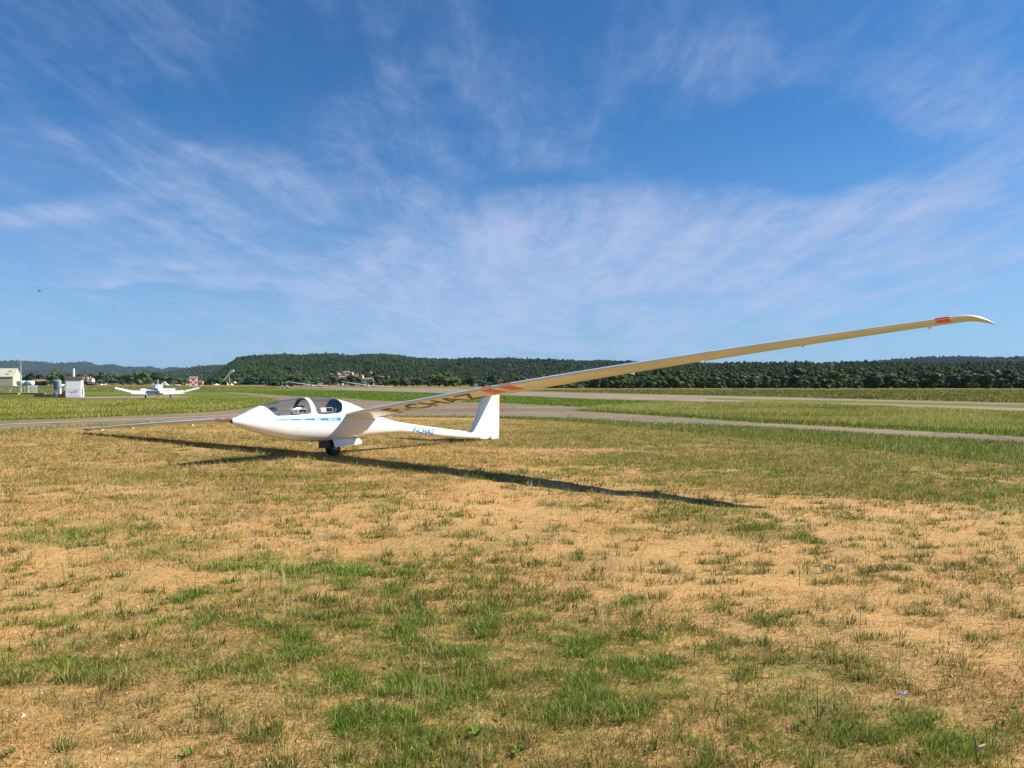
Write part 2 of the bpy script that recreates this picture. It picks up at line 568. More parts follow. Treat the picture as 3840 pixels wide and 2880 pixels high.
def asphalt(name, a, b, crack=0.35):
    m = bpy.data.materials.new(name)
    m.use_nodes = True
    g = NT(m.node_tree)
    p = m.node_tree.nodes['Principled BSDF']
    p.inputs['Roughness'].default_value = 0.9
    p.inputs['Specular IOR Level'].default_value = 0.25
    tc = g.new('ShaderNodeTexCoord').outputs['Object']
    n1 = g.noise(tc, 0.18, 6, 0.6)
    n2 = g.noise(g.mapping(tc, (1, 4, 1), (0, 0, R(-30))), 0.5, 6, 0.65)
    n3 = g.noise(tc, 9, 5, 0.7)
    col = g.mix(g.ramp(n1, 0.3, 0.7), a, b)
    col = g.mix(g.ramp(n2, 0.56, 0.74, 0, crack), col, tuple(k * 0.5 for k in a))
    col = g.mix(g.ramp(n3, 0.45, 0.75, 0, 0.4), col, tuple(k * 0.7 for k in a))
    vo = g.new('ShaderNodeTexVoronoi', feature='DISTANCE_TO_EDGE')
    wob = g.new('ShaderNodeVectorMath', operation='ADD')
    m.node_tree.links.new(tc, wob.inputs[0])
    nv = g.new('ShaderNodeTexNoise')
    m.node_tree.links.new(tc, nv.inputs['Vector'])
    nv.inputs['Scale'].default_value = 0.5
    m.node_tree.links.new(nv.outputs['Color'], wob.inputs[1])
    m.node_tree.links.new(wob.outputs[0], vo.inputs['Vector'])
    vo.inputs['Scale'].default_value = 0.22
    col = g.mix(g.ramp(vo.outputs['Distance'], 0.028, 0.008, 0, 0.6), col, tuple(k * 0.42 for k in a))
    patchn = g.noise(g.mapping(tc, (0.5, 1, 1), (0, 0, R(-35))), 0.12, 2, 0.4)
    col = g.mix(g.ramp(patchn, 0.60, 0.63, 0, 0.45), col, tuple(k * 0.62 for k in a))
    g.put(p.inputs['Base Color'], col)
    bu = g.new('ShaderNodeBump')
    bu.inputs['Strength'].default_value = 0.3
    bu.inputs['Distance'].default_value = 0.01
    g.put(bu.inputs['Height'], n3)
    g.put(p.inputs['Normal'], bu.outputs[0])
    return m


MATS['old_asphalt'] = asphalt('old_asphalt', (0.171, 0.126, 0.078), (0.230, 0.168, 0.104))
MATS['runway_asphalt'] = asphalt('runway_asphalt', (0.211, 0.160, 0.104), (0.270, 0.206, 0.133), 0.3)
MATS['gravel_track'] = mat('gravel_track', (0.40, 0.33, 0.23), 0.95, vary=0.2, vscale=0.4, coords='Object')


def sheet(name, pts, z, m, jitter=0.12, step=1.2):
    """flat piece of ground; pts are spots of the photo on the airfield, walked in order, edges made a little ragged"""
    P = [at(*p) if isinstance(p, tuple) else Vector(p) for p in pts]
    out = []
    for i, a in enumerate(P):
        b = P[(i + 1) % len(P)]
        d = b - a
        n = int(min(60, max(1, d.length / max(step, 0.02 * a.y))))
        nrm = Vector((-d.y, d.x, 0)).normalized() if d.length > 0 else Vector((0, 0, 0))
        for k in range(n):
            q = a + d * (k / n)
            if 0 < k:
                j = (float(fbm(np.array(q.x * 0.8), np.array(q.y * 0.8), 3)) - 0.5) * 4 * jitter
                q = q + nrm * j
            out.append((q.x, q.y, z))
    o = mesh(name, out, [range(len(out))], m)
    bm = bmesh.new()
    bm.from_mesh(o.data)
    bmesh.ops.triangulate(bm, faces=bm.faces)
    bmesh.ops.recalc_face_normals(bm, faces=bm.faces)
    for f in bm.faces:
        if f.normal.z < 0:
            f.normal_flip()
    bm.to_mesh(o.data)
    bm.free()
    tag(o, kind='structure')
    return o


# the whole field beyond the near taxiway, then what lies on it
sheet('airfield', [(-1400, 1660), (-500, 1628), (0, 1606), (800, 1572), (1450, 1556), (2137, 1566), (2840, 1600), (3840, 1660), (4600, 1720), (6500, 1720), (6500, 1438.3), (-3500, 1438.3), (-3500, 1660)], 0.006, MATS['olive_field'], 0.1)
sheet('straw_strip', [(-800, 1446), (400, 1447.5), (1100, 1449), (1100, 1442.5), (500, 1441.5), (-800, 1441)], 0.010, MATS['straw_field'], 0.4, 5)
sheet('straw_strip', [(1000, 1447), (1500, 1452), (1990, 1463), (2600, 1462), (3100, 1463), (4600, 1464), (4600, 1457.5), (2300, 1454), (1700, 1446), (1000, 1441.5)], 0.010, MATS['straw_field'], 0.4, 5)
sheet('dry_strip', [(380, 1459), (740, 1458), (1040, 1457), (1290, 1459), (900, 1461.5), (600, 1463), (380, 1464)], 0.014, MATS['straw_field'], 0.4, 4)
sheet('mown_strip', [(640, 1466), (1060, 1462), (1300, 1464), (1500, 1470), (1750, 1478), (1990, 1487), (2200, 1497), (2500, 1506), (2225, 1531), (1900, 1515), (1700, 1509), (1474, 1507), (1300, 1498), (1060, 1485), (935, 1476)], 0.012, MATS['mown_green'], 0.15)
sheet('mown_strip', [(-400, 1472), (320, 1470), (700, 1471), (880, 1474), (930, 1481), (735, 1484), (500, 1481), (200, 1481), (-400, 1484)], 0.012, MATS['mown_green'], 0.2)
sheet('tall_grass_strip', [(2137, 1541), (2225, 1530), (2500, 1505), (2900, 1513), (3300, 1524), (3840, 1545), (4700, 1572), (4700, 1688), (3840, 1641), (2840, 1587), (2400, 1557)], 0.013, MATS['meadow'], 0.15)
sheet('tall_grass_strip', [(-900, 1600), (0, 1580), (280, 1572), (800, 1546), (935, 1530), (1057, 1512), (1044, 1497), (935, 1484), (735, 1490), (640, 1496), (330, 1497), (-400, 1492), (-1500, 1510)], 0.013, MATS['meadow'], 0.12)
sheet('taxiway', [(-900, 1645), (0, 1611), (800, 1575), (1450, 1559), (1800, 1562), (2137, 1570), (2500, 1587), (2840, 1604), (3340, 1634), (3840, 1664), (4700, 1715), (4700, 1686), (3840, 1641), (3340, 1613), (2840, 1587), (2400, 1557), (2137, 1541), (2225, 1530), (1900, 1514), (1700, 1508), (1474, 1506), (1300, 1497), (1060, 1484), (935, 1475), (800, 1467), (700, 1464), (700, 1465.5), (800, 1469), (935, 1483), (1044, 1496), (1057, 1512), (935, 1531), (800, 1546), (280, 1572), (0, 1580), (-900, 1607)], 0.018, MATS['old_asphalt'], 0.05)
sheet('taxiway', [(250, 1489), (430, 1486), (640, 1483.5), (735, 1489), (640, 1494.5), (430, 1495.5), (250, 1494)], 0.018, MATS['runway_asphalt'], 0.1)
sheet('runway', [(1040, 1451), (1300, 1452), (1500, 1454), (1700, 1457), (1990, 1469), (2400, 1479), (2900, 1490), (3400, 1503), (3840, 1514), (4700, 1537), (4700, 1570), (3840, 1545), (3300, 1524), (2900, 1513), (2500, 1504), (2200, 1496), (1990, 1486), (1750, 1477), (1500, 1469), (1300, 1463.5), (1040, 1456)], 0.018, MATS['runway_asphalt'], 0.05, 3)
sheet('grass_strip', [(2650, 1493), (2900, 1498), (3400, 1507), (3840, 1518.5), (4700, 1542), (4700, 1557), (3840, 1531), (3400, 1517), (2900, 1506.5), (2650, 1498)], 0.024, MATS['meadow'], 0.1)
EDGE = mat('rank_grass', (0.060, 0.085, 0.016), 0.95, vary=0.35, vscale=0.6)
sheet('rank_grass_edge', [(1980, 1467.3), (2400, 1477.2), (2900, 1488), (3400, 1501), (3840, 1511.8), (4700, 1534), (4700, 1537), (3840, 1514.3), (3400, 1503.2), (2900, 1490.2), (2400, 1479.2), (1980, 1468.8)], 0.022, EDGE, 0.25, 2)
sheet('rank_grass_edge', [(1250, 1463.2), (1500, 1468.6), (1750, 1476.6), (1990, 1485.4), (2200, 1495.6), (2500, 1503.6), (2500, 1505), (2200, 1497), (1990, 1486.8), (1750, 1478), (1500, 1469.8), (1250, 1464)], 0.022, EDGE, 0.2, 2)
sheet('gravel_track', [(3600, 1556), (4700, 1580), (4700, 1583), (3840, 1564), (3600, 1557.5)], 0.024, MATS['gravel_track'], 0.03)
sheet('gravel_verge', [(-300, 1612), (0, 1607), (300, 1597), (520, 1588), (520, 1592), (330, 1606), (0, 1619), (-300, 1628)], 0.014, MATS['gravel_track'], 0.08)
# faded yellow line along the left taxiway
MATS['line_paint'] = mat('faded_line_paint', (0.42, 0.35, 0.20), 0.85, vary=0.3, vscale=2.0)
sheet('taxiway_line', [(-900, 1630), (0, 1592), (450, 1575), (900, 1556), (900, 1557.3), (450, 1576.6), (0, 1594), (-900, 1632.5)], 0.023, MATS['line_paint'], 0.0)


# ------------------------------------------------------------------ trees
def leaf_material(name, a, b, c):
    m = bpy.data.materials.new(name)
    m.use_nodes = True
    g = NT(m.node_tree)
    p = m.node_tree.nodes['Principled BSDF']
    p.inputs['Roughness'].default_value = 0.75
    p.inputs['Specular IOR Level'].default_value = 0.2
    oi = g.new('ShaderNodeObjectInfo')
    tc = g.new('ShaderNodeTexCoord').outputs['Object']
    n = g.noise(tc, 5.0, 4, 0.6)
    col = g.mix(oi.outputs['Random'], a, b)
    col = g.mix(g.ramp(n, 0.45, 0.7, 0, 0.7), col, c)
    g.put(p.inputs['Base Color'], col)
    return m


LEAF = [leaf_material('oak_leaves', (0.020, 0.040, 0.010), (0.054, 0.080, 0.020), (0.075, 0.100, 0.027)),
        leaf_material('pine_needles', (0.014, 0.032, 0.014), (0.027, 0.048, 0.019), (0.037, 0.060, 0.022)),
        leaf_material('light_leaves', (0.071, 0.103, 0.020), (0.095, 0.125, 0.028), (0.115, 0.136, 0.038)),
        leaf_material('broad_leaves', (0.037, 0.067, 0.015), (0.064, 0.100, 0.024), (0.081, 0.111, 0.030))]
BARK = mat('bark', (0.10, 0.075, 0.055), 0.9, vary=0.3, vscale=8)


def crown_mesh(seed, kind):
    """unit crown: about 1 wide, leaf clumps on uneven lobes"""
    r = np.random.default_rng(seed)
    V, Fc = [], []
    nl = 13 + seed % 4
    lobes = []
    for k in range(nl):
        if kind == 'pine':
            a, q = r.uniform(0, 6.28), r.uniform(0, 0.33)
            lobes.append((q * math.cos(a), q * math.sin(a), r.uniform(0.62, 0.95) - q * 0.4, r.uniform(0.13, 0.22)))
        elif kind == 'tall':
            z = r.uniform(0.12, 1.15)
            a, q = r.uniform(0, 6.28), r.uniform(0, 0.24) * (1.25 - abs(z - 0.6))
            lobes.append((q * math.cos(a), q * math.sin(a), z, r.uniform(0.15, 0.25)))
        else:
            z = r.uniform(0.10, 0.68)
            a, q = r.uniform(0, 6.28), r.uniform(0.08, 0.36) * (1.25 - 0.9 * abs(z - 0.32))
            lobes.append((q * math.cos(a), q * math.sin(a), z, r.uniform(0.15, 0.27)))
    for (x, y, z, rad) in lobes:
        # inner body
        bm = bmesh.new()
        bmesh.ops.create_icosphere(bm, subdivisions=1, radius=rad * 0.80)
        o = len(V)
        for w in bm.verts:
            k = 1 + r.uniform(-0.22, 0.18)
            V.append((x + w.co.x * k, y + w.co.y * k, z + w.co.z * k * 0.85))
        Fc += [tuple(q.index + o for q in f.verts) for f in bm.faces]
        bm.free()
        # leaf clumps standing off the body
        for k in range(34):
            n = Vector(r.normal(size=3)).normalized()
            c = Vector((x, y, z)) + Vector((n.x, n.y, n.z * 0.85)) * rad * r.uniform(0.78, 1.12)
            n = (n + Vector(r.normal(size=3)) * 0.45).normalized()
            a = n.orthogonal().normalized()
            a = Matrix.Rotation(r.uniform(0, 6.28), 3, n) @ a
            b = n.cross(a)
            s1, s2 = r.uniform(0.030, 0.062), r.uniform(0.022, 0.048)
            o = len(V)
            V += [c - a * s1, c - b * s2 * 0.9 + a * 0.01, c + a * s1 - n * 0.012, c + b * s2]
            Fc.append((o, o + 1, o + 2, o + 3))
    me = bpy.data.meshes.new('crown')
    me.from_pydata([tuple(v) for v in V], [], Fc)
    me.update()
    return me


def trunk_mesh(seed, h):
    r = np.random.default_rng(seed + 90)
    b = MB()
    b.tube([(0, 0, -0.03), (r.normal() * .01, r.normal() * .01, h * 0.5), (r.normal() * .02, r.normal() * .02, h)], [0.045, 0.035, 0.02], 7)
    for k in range(4):
        a = r.uniform(0, 6.28)
        b.tube([(0, 0, h * 0.55), (0.13 * math.cos(a), 0.13 * math.sin(a), h * 0.95), (0.26 * math.cos(a), 0.26 * math.sin(a), h * 1.25)], [0.022, 0.014, 0.006], 5)
    me = bpy.data.meshes.new('trunk')
    me.from_pydata(b.v, [], b.f)
    me.materials.append(BARK)
    return me


KIND = ['round', 'round', 'tall', 'pine', 'round', 'tall']
LMAT = [0, 3, 3, 1, 2, 0]
CROWN = []
TRUNK = []
for i in range(6):
    c = crown_mesh(100 + i, KIND[i])
    c.materials.append(LEAF[LMAT[i]])
    CROWN.append(c)
    TRUNK.append(trunk_mesh(i, 0.5 if KIND[i] == 'pine' else 0.32))
crown_kinds = bpy.data.collections.new('crown_kinds')
COL.children.link(crown_kinds)
_seen = set()


def tree(kind, loc, width, height, label, group, name='tree', cat='tree'):
    t = thing(name, label, cat, loc, random.uniform(0, 6.28), group)
    k = height / (0.95 if KIND[kind] != 'tall' else 1.35)
    t.scale = (width, width, k)
    link('trunk', TRUNK[kind], t)
    c = link('crown', CROWN[kind], t)
    if kind not in _seen:
        _seen.add(kind)
        crown_kinds.objects.link(c)
    return t


def tree_line():
    rr = random.Random(4)
    # foot of the right hill
    for row, (base, n) in enumerate(((1456.6, 52), (1454.8, 44))):
        for k in range(n):
            px = 2240 + (4250 - 2240) * (k + rr.uniform(-0.35, 0.35)) / (n - 1)
            if px > 3990:
                continue
            p = at(px, base + rr.uniform(-0.5, 0.6) + (0.6 if px > 3000 else 0))
            h = rr.choice([2.0, 2.6, 3.2, 3.8, 4.6, 5.6]) * rr.uniform(.85, 1.15) + row * 0.8
            tree(rr.choice([0, 0, 1, 1, 2, 4, 5]), p, h * rr.uniform(0.95, 1.5), h, 'small oak in the row of trees at the foot of the right hill',
                 'trees along the foot of the wooded hill behind the raised wing')
    # middle, behind the parked gliders
    for row, (base, n) in enumerate(((1445.3, 40), (1443.6, 34))):
        for k in range(n):
            px = 1010 + (2250 - 1010) * (k + rr.uniform(-0.35, 0.35)) / (n - 1)
            p = at(px, base + (px - 1010) / 1240 * 8.0 + rr.uniform(-0.3, 0.3))
            h = rr.choice([2.8, 3.6, 4.8, 5.8, 7.2]) * rr.uniform(.85, 1.15) * p.y / 480 + row * 1.0
            tree(rr.choice([0, 0, 1, 1, 2, 3, 5]), p, h * rr.uniform(1.0, 1.6), h, 'dark green tree in the belt of trees below the hill village',
                 'belt of trees below the hill village')
    tree(4, at(1668, 1449.0), 15.5, 8.2, 'broad light green tree at the field edge beside two white buildings', None)
    tree(4, at(1120, 1444.2), 16, 9.5, 'rounded light green tree above the tilted wing of the parked glider', None)
    # left, behind the fuel point
    left = [(96, 8.0, 7), (120, 9.5, 8), (150, 9, 8), (178, 9, 6.5), (300, 8, 8), (268, 8.5, 6), (322, 11, 9), (342, 8, 7), (378, 9, 8.5), (360, 10, 7.5),
            (420, 10, 8.8), (455, 8.5, 8), (485, 10, 8.6), (520, 11, 8), (545, 10, 9.0), (575, 9, 8), (560, 9, 7), (590, 11, 8), (612, 10, 7.5), (640, 9, 6), (665, 9, 5.5), (690, 8, 5),
            (770, 7, 4.5), (800, 8, 5.5), (822, 7, 5), (850, 9, 5.5), (880, 9, 5), (905, 8, 5.5), (935, 9, 5), (962, 9, 6), (990, 8, 6), (1015, 10, 6)]
    for px, w, h in left:
        p = at(px + rr.uniform(-4, 4), 1443.5 + rr.uniform(-0.4, 0.4))
        s = p.y / 520
        tree(rr.choice([0, 1, 1, 5, 2, 3]), p, w * s, h * s, 'dark tree in the row behind the fuel cabinet and the tow plane', 'row of trees behind the fuel cabinet and the tow plane')
    p = at(215, 1443.5)
    tree(4, p, 11.5 * p.y / 520, 13.0 * p.y / 520, 'tallest tree, sunlit crown, standing between hangar and fuel cabinet', None)
    p = at(232, 1444.0)
    tree(0, p, 13 * p.y / 520, 9.5 * p.y / 520, 'broad dark tree right in front of the tallest tree', None)
    p = at(192, 1444.2)
    tree(1, p, 10 * p.y / 520, 8.5 * p.y / 520, 'dark tree beside the tallest tree, over the red roofed house', None)
    p = at(532, 1444.0)
    tree(1, p, 12 * p.y / 520, 11.0 * p.y / 520, 'high round tree behind the red and white fin of the parked glider', None)


tree_line()


# ------------------------------------------------------------------ hills
def hill(name, prof, d0, d1, rows, lump, canopy, m, back=1.5, cols=160, pw=1.1, seed=0):
    """ridge outline prof (photo px) seen at distance d1, foot at d0"""
    px = np.linspace(prof[0][0], prof[-1][0], cols)
    py = hermite([p[0] for p in prof], [p[1] for p in prof])(px)
    ts = np.concatenate([np.linspace(0, 1, rows), np.linspace(1, back, 8)[1:]])
    V = []
    for t in ts:
        D = d0 + (d1 - d0) * t
        zr = EYE + (HORIZON - py) / F_PX * d1 - canopy
        x = (px - 1920) / F_PX * D
        sh = sstep(np.array(min(t, 1.0)), -0.25, 1.12) / float(sstep(np.array(1.0), -0.25, 1.12))
        sh = (sh - 0.085) / (1 - 0.085)
        z = zr * max(float(sh), 0.0) ** pw if t <= 1 else zr * (1 - 0.9 * ((t - 1) / (back - 1)) ** 1.2)
        z = z + lump * (fbm(x / d1 * 26 + seed, np.full_like(x, D / d1 * 22), 4) - 0.5) * math.sin(math.pi * min(max(t, 0.0), 1.0)) ** 0.7 * (1 - 0.75 * min(t, 1.0))
        if t == 0:
            z = np.full_like(x, -0.5)
        V.append(np.stack([x, np.full_like(x, D), np.maximum(z, -0.5 if t == 0 else 0.05)], -1))
    V = np.array(V)
    nr = len(ts)
    i = (np.arange(nr - 1)[:, None] * cols + np.arange(cols - 1)).ravel()
    o = mesh(name, V.reshape(-1, 3), np.stack([i, i + 1, i + 1 + cols, i + cols], -1), m, smooth=True)
    tag(o, kind='structure')
    return V, rows


def forest(V, rows, n, size, label, seed, tmax=1.06, squash=0.8):
    """woodland on a hillside: crowns by the thousand, one mass"""
    r = np.random.default_rng(seed)
    nr, nc = V.shape[:2]
    lim = int(min(nr - 1.01, rows + 1))
    # area-weighted along the slope
    D = V[:, nc // 2, 1]
    wts = D[:lim] * np.diff(D)[:lim]
    row = r.choice(lim, size=n, p=wts / wts.sum())
    fr, col = r.random(n), r.random(n) * (nc - 1.001)
    c0 = col.astype(int)
    fc = (col - c0)[:, None]
    fr = fr[:, None]
    P = (V[row, c0] * (1 - fr) + V[row + 1, c0] * fr) * (1 - fc) + (V[row, c0 + 1] * (1 - fr) + V[row + 1, c0 + 1] * fr) * fc
    ppx = 1920 + F_PX * P[:, 0] / P[:, 1]
    clear = ((ppx > 1232) & (ppx < 1420) & (P[:, 1] < 905) & (P[:, 1] > 300)) | ((np.abs(ppx - 966) < 9) & (P[:, 1] > 1330) & (P[:, 1] < 1470)) | ((np.abs(ppx - 3122) < 11) & (P[:, 1] > 560) & (P[:, 1] < 650))
    P = P[~clear]
    n = len(P)
    patch = fbm(P[:, 0] / size / 16 + seed, P[:, 1] / size / 16, 3)
    sc = size * r.uniform(0.40, 1.45, n) * (0.55 + 0.9 * patch)
    big = r.random(n) < 0.04
    sc[big] *= 1.35
    P[:, 2] -= 0.15 * sc
    me = bpy.data.meshes.new('forest')
    me.from_pydata(P.tolist(), [], [])
    S = np.stack([sc, sc, sc * squash * r.uniform(0.8, 1.25, n)], -1)
    for nm, tp, data in (('scl', 'FLOAT_VECTOR', S), ('rot', 'FLOAT', r.uniform(0, 6.28, n))):
        a = me.attributes.new(nm, tp, 'POINT')
        a.data.foreach_set('vector' if tp == 'FLOAT_VECTOR' else 'value', np.ascontiguousarray(data, np.float32).ravel())
    a = me.attributes.new('pick', 'INT', 'POINT')
    pick = np.where(patch + r.normal(0, 0.12, n) > 0.56, r.choice([1, 0, 1, 2, 4, 1], n), r.choice([0, 0, 3, 0, 1], n))
    a.data.foreach_set('value', pick.astype(np.int32))
    o = link('forest', me)
    tag(o, label, 'forest', kind='stuff')
    md = o.modifiers.new('crowns', 'NODES')
    md.node_group = forest_nodes()
    return o


_FN = []


def forest_nodes():
    if _FN:
        return _FN[0]
    ng = bpy.data.node_groups.new('forest_crowns', 'GeometryNodeTree')
    ng.interface.new_socket('Geometry', in_out='INPUT', socket_type='NodeSocketGeometry')
    ng.interface.new_socket('Geometry', in_out='OUTPUT', socket_type='NodeSocketGeometry')
    N, L = ng.nodes, ng.links
    gi, go = N.new('NodeGroupInput'), N.new('NodeGroupOutput')
    ci = N.new('GeometryNodeCollectionInfo')
    ci.inputs['Collection'].default_value = crown_kinds
    ci.inputs['Separate Children'].default_value = True
    ci.inputs['Reset Children'].default_value = True
    ip = N.new('GeometryNodeInstanceOnPoints')
    ip.inputs['Pick Instance'].default_value = True

    def named(nm, tp):
        a = N.new('GeometryNodeInputNamedAttribute')
        a.data_type = tp
        a.inputs['Name'].default_value = nm
        return a.outputs['Attribute']
    cx = N.new('ShaderNodeCombineXYZ')
    L.new(named('rot', 'FLOAT'), cx.inputs[2])
    L.new(gi.outputs[0], ip.inputs['Points'])
    L.new(ci.outputs[0], ip.inputs['Instance'])
    L.new(named('pick', 'INT'), ip.inputs['Instance Index'])
    L.new(cx.outputs[0], ip.inputs['Rotation'])
    L.new(named('scl', 'FLOAT_VECTOR'), ip.inputs['Scale'])
    L.new(ip.outputs[0], go.inputs[0])
    _FN.append(ng)
    return ng


HILLG = field_material('hill_ground', (0.030, 0.045, 0.014), (0.045, 0.060, 0.020), (0.075, 0.075, 0.035), 0.02, 1.0)
FARG = field_material('far_hill_woods', (0.016, 0.027, 0.014), (0.028, 0.042, 0.020), (0.060, 0.062, 0.035), 0.006, 2.0)


def build_hills():
    V, r = hill('hill_far_left', [(-1100, 1352), (-300, 1358), (0, 1357), (60, 1354), (150, 1358), (215, 1365), (307, 1359), (385, 1372), (418, 1368), (460, 1376), (559, 1377), (608, 1385), (650, 1379), (690, 1382), (780, 1380), (900, 1386), (1200, 1402)], 3600, 6200, 30, 90, 5, FARG, cols=220, seed=3)
    forest(V, r, 22000, 12, 'bluish woods on the far hills behind the hangar', 11)
    V, r = hill('hill_mid_left', [(250, 1430), (420, 1418), (560, 1408), (640, 1394), (700, 1382), (735, 1376), (780, 1371), (849, 1370), (960, 1374), (1150, 1392)], 1500, 2900, 26, 40, 6, HILLG, cols=110, seed=9)
    forest(V, r, 16000, 7, 'dark woods on the hill between the far hills and the village hill', 12)
    V, r = hill('hill_centre', [(770, 1437), (815, 1410), (849, 1376), (876, 1356), (922, 1340), (946, 1337), (1017, 1332), (1058, 1330), (1139, 1334), (1250, 1329), (1315, 1337), (1383, 1331), (1449, 1332), (1530, 1341), (1585, 1347), (1693, 1352), (1739, 1348), (1900, 1349), (2050, 1350), (2215, 1355), (2257, 1353), (2396, 1362), (2550, 1366), (2690, 1369), (2900, 1371), (3200, 1384)], 640, 1750, 40, 42, 3.5, HILLG, cols=260, seed=21)
    forest(V, r, 85000, 4.3, 'dense green woods covering the long hill above the village', 13)
    V, r = hill('hill_right', [(2000, 1434), (2200, 1420), (2400, 1395), (2690, 1371), (2900, 1366), (3006, 1363), (3091, 1368), (3219, 1364), (3500, 1366), (3840, 1364), (4300, 1360), (5000, 1362)], 242, 760, 30, 9, 3.0, HILLG, cols=200, seed=33)
    forest(V, r, 55000, 3.1, 'dark oak woods on the low hill behind the raised wing', 14)
    V, r = hill('hill_far_right', [(2950, 1392), (3219, 1364), (3282, 1355), (3452, 1343), (3622, 1338), (3750, 1343), (3840, 1338), (4300, 1333), (5000, 1343)], 1400, 3200, 26, 40, 6, HILLG, cols=120, seed=41)
    forest(V, r, 20000, 8, 'bluish woods on the ridge beyond the raised wing tip', 15)


build_hills()

# the air: thin even haze over the whole valley
def build_haze():
    b = MB().box((0, 3900, 134), (13000, 8400, 272))
    o = b.build('haze', None)
    m = bpy.data.materials.new('haze_air')
    m.use_nodes = True
    nt = m.node_tree
    for n in list(nt.nodes):
        nt.nodes.remove(n)
    pv = nt.nodes.new('ShaderNodeVolumePrincipled')
    pv.inputs['Color'].default_value = (0.42, 0.62, 1.0, 1)
    pv.inputs['Density'].default_value = 3.2e-5
    pv.inputs['Anisotropy'].default_value = 0.0
    out = nt.nodes.new('ShaderNodeOutputMaterial')
    nt.links.new(pv.outputs[0], out.inputs['Volume'])
    o.data.materials.append(m)
    tag(o, 'thin bluish haze lying over the whole valley', 'haze', kind='stuff')


build_haze()


# ------------------------------------------------------------------ the glider in front
WHITE = mat('white_gelcoat', (0.72, 0.72, 0.70), 0.28, spec=0.5, coat=0.5, vary=0.05, vscale=1.1)
BLUE = mat('blue_marking', (0.008, 0.20, 0.56), 0.4)
WHITE_MARK = mat('white_marking', (0.82, 0.82, 0.82), 0.4)
BLACK_MARK = mat('black_marking', (0.03, 0.028, 0.03), 0.5)
ORANGE = mat('orange_marking', (0.80, 0.115, 0.015), 0.4)
RED_MARK = mat('red_marking', (0.75, 0.05, 0.02), 0.4)
AMBER = mat('amber_marking', (0.85, 0.33, 0.02), 0.45)
RUBBER = mat('tyre_rubber', (0.018, 0.018, 0.018), 0.8, bump=0.2, bscale=30)
DARK = mat('dark_metal', (0.03, 0.03, 0.032), 0.5, metal=0.3)
STEEL = mat('brushed_metal', (0.45, 0.46, 0.48), 0.35, metal=0.9)
INTERIOR = mat('cockpit_grey', (0.42, 0.42, 0.43), 0.8, vary=0.15, vscale=9)
BLACKMATTE = mat('black_panel', (0.014, 0.014, 0.018), 0.6)
CUSHION = mat('seat_cushion', (0.13, 0.12, 0.11), 0.95, vary=0.3, vscale=14, bump=0.5, bscale=25)
REDCLOTH = mat('red_harness', (0.62, 0.11, 0.05), 0.8)
PLEX = glass_mat('canopy_glass', (0.88, 0.90, 0.92), 1.0)
WINDOW_FRAME = mat('window_frame_grey', (0.26, 0.26, 0.26), 0.5)

glider = thing('glider', 'large white two-seat glider with one wing tip on the grass and the other raised', 'glider')
WHEEL = at(1248, 1711)
glider.location = WHEEL
glider.rotation_euler = (R(-5.0), 0, R(54.8))


def GL(s, y, z):
    """s aft of the wheel, y to the left wing, z up -> local coordinates of the glider"""
    return (s, -y, z)


FS = [-2.60, -2.56, -2.48, -2.36, -1.92, -1.45, -.9, -.5, 0, .45, 1.0, 1.35, 1.65, 2.05, 2.75, 4.1, 5.2, 5.6, 6.05]
f_top = hermite(FS, [.925, .955, .987, 1.035, 1.200, 1.300, 1.352, 1.365, 1.335, 1.240, 1.045, .92, .825, .722, .609, .42, .285, .255, .22])
f_bot = hermite(FS, [.885, .858, .822, .770, .625, .500, .410, .372, .354, .362, .385, .405, .418, .418, .354, .19, .095, .075, .075])
f_hw = hermite(FS, [.018, .048, .085, .130, .222, .290, .338, .354, .360, .352, .300, .245, .19, .15, .125, .105, .078, .066, .045])
NEXP = 2.2


def f_mid(s):
    return f_bot(s) + 0.5 * (f_top(s) - f_bot(s))


def fus_y(s, z):
    s, z = np.asarray(s, float), np.asarray(z, float)
    c = f_mid(s)
    q = np.clip(np.abs((z - c) / (f_top(s) - c)), 0, 1)
    return f_hw(s) * (1 - q ** NEXP) ** (1 / NEXP)


FRONT_CANOPY = [(-1.905, 2.0), (-1.892, 1.208), (-1.864, 1.185), (-1.816, 1.126), (-1.763, 1.053), (-1.711, .997), (-1.649, .971), (-1.468, .966),
                (-1.204, .971), (-.931, .982), (-.844, .993), (-.81, 1.039), (-.801, 1.144), (-.80, 1.253), (-.79, 2.0)]
REAR_CANOPY = [(-.69, 2.0), (-.70, 1.259), (-.695, 1.141), (-.676, 1.011), (-.625, .964), (-.425, .962), (-.175, .966), (-.035, .976), (.04, 1.012),
               (.095, 1.104), (.131, 1.185), (.125, 1.23), (.06, 2.0)]


def in_poly(P, x, y):
    r = np.zeros(np.shape(x), bool)
    n = len(P)
    for i in range(n):
        (x0, y0), (x1, y1) = P[i], P[(i + 1) % n]
        if y0 == y1:
            continue
        c = ((y0 > y) != (y1 > y)) & (x < (x1 - x0) * (y - y0) / (y1 - y0) + x0)
        r ^= c
    return r


def near_poly(P, x, y):
    best = (9, x, y)
    for i in range(len(P) - 1):
        a, b = Vector(P[i]), Vector(P[i + 1])
        p = Vector((x, y))
        t = max(0, min(1, (p - a).dot(b - a) / (b - a).length_squared))
        q = a + (b - a) * t
        if (p - q).length < best[0]:
            best = ((p - q).length, q.x, q.y)
    return best


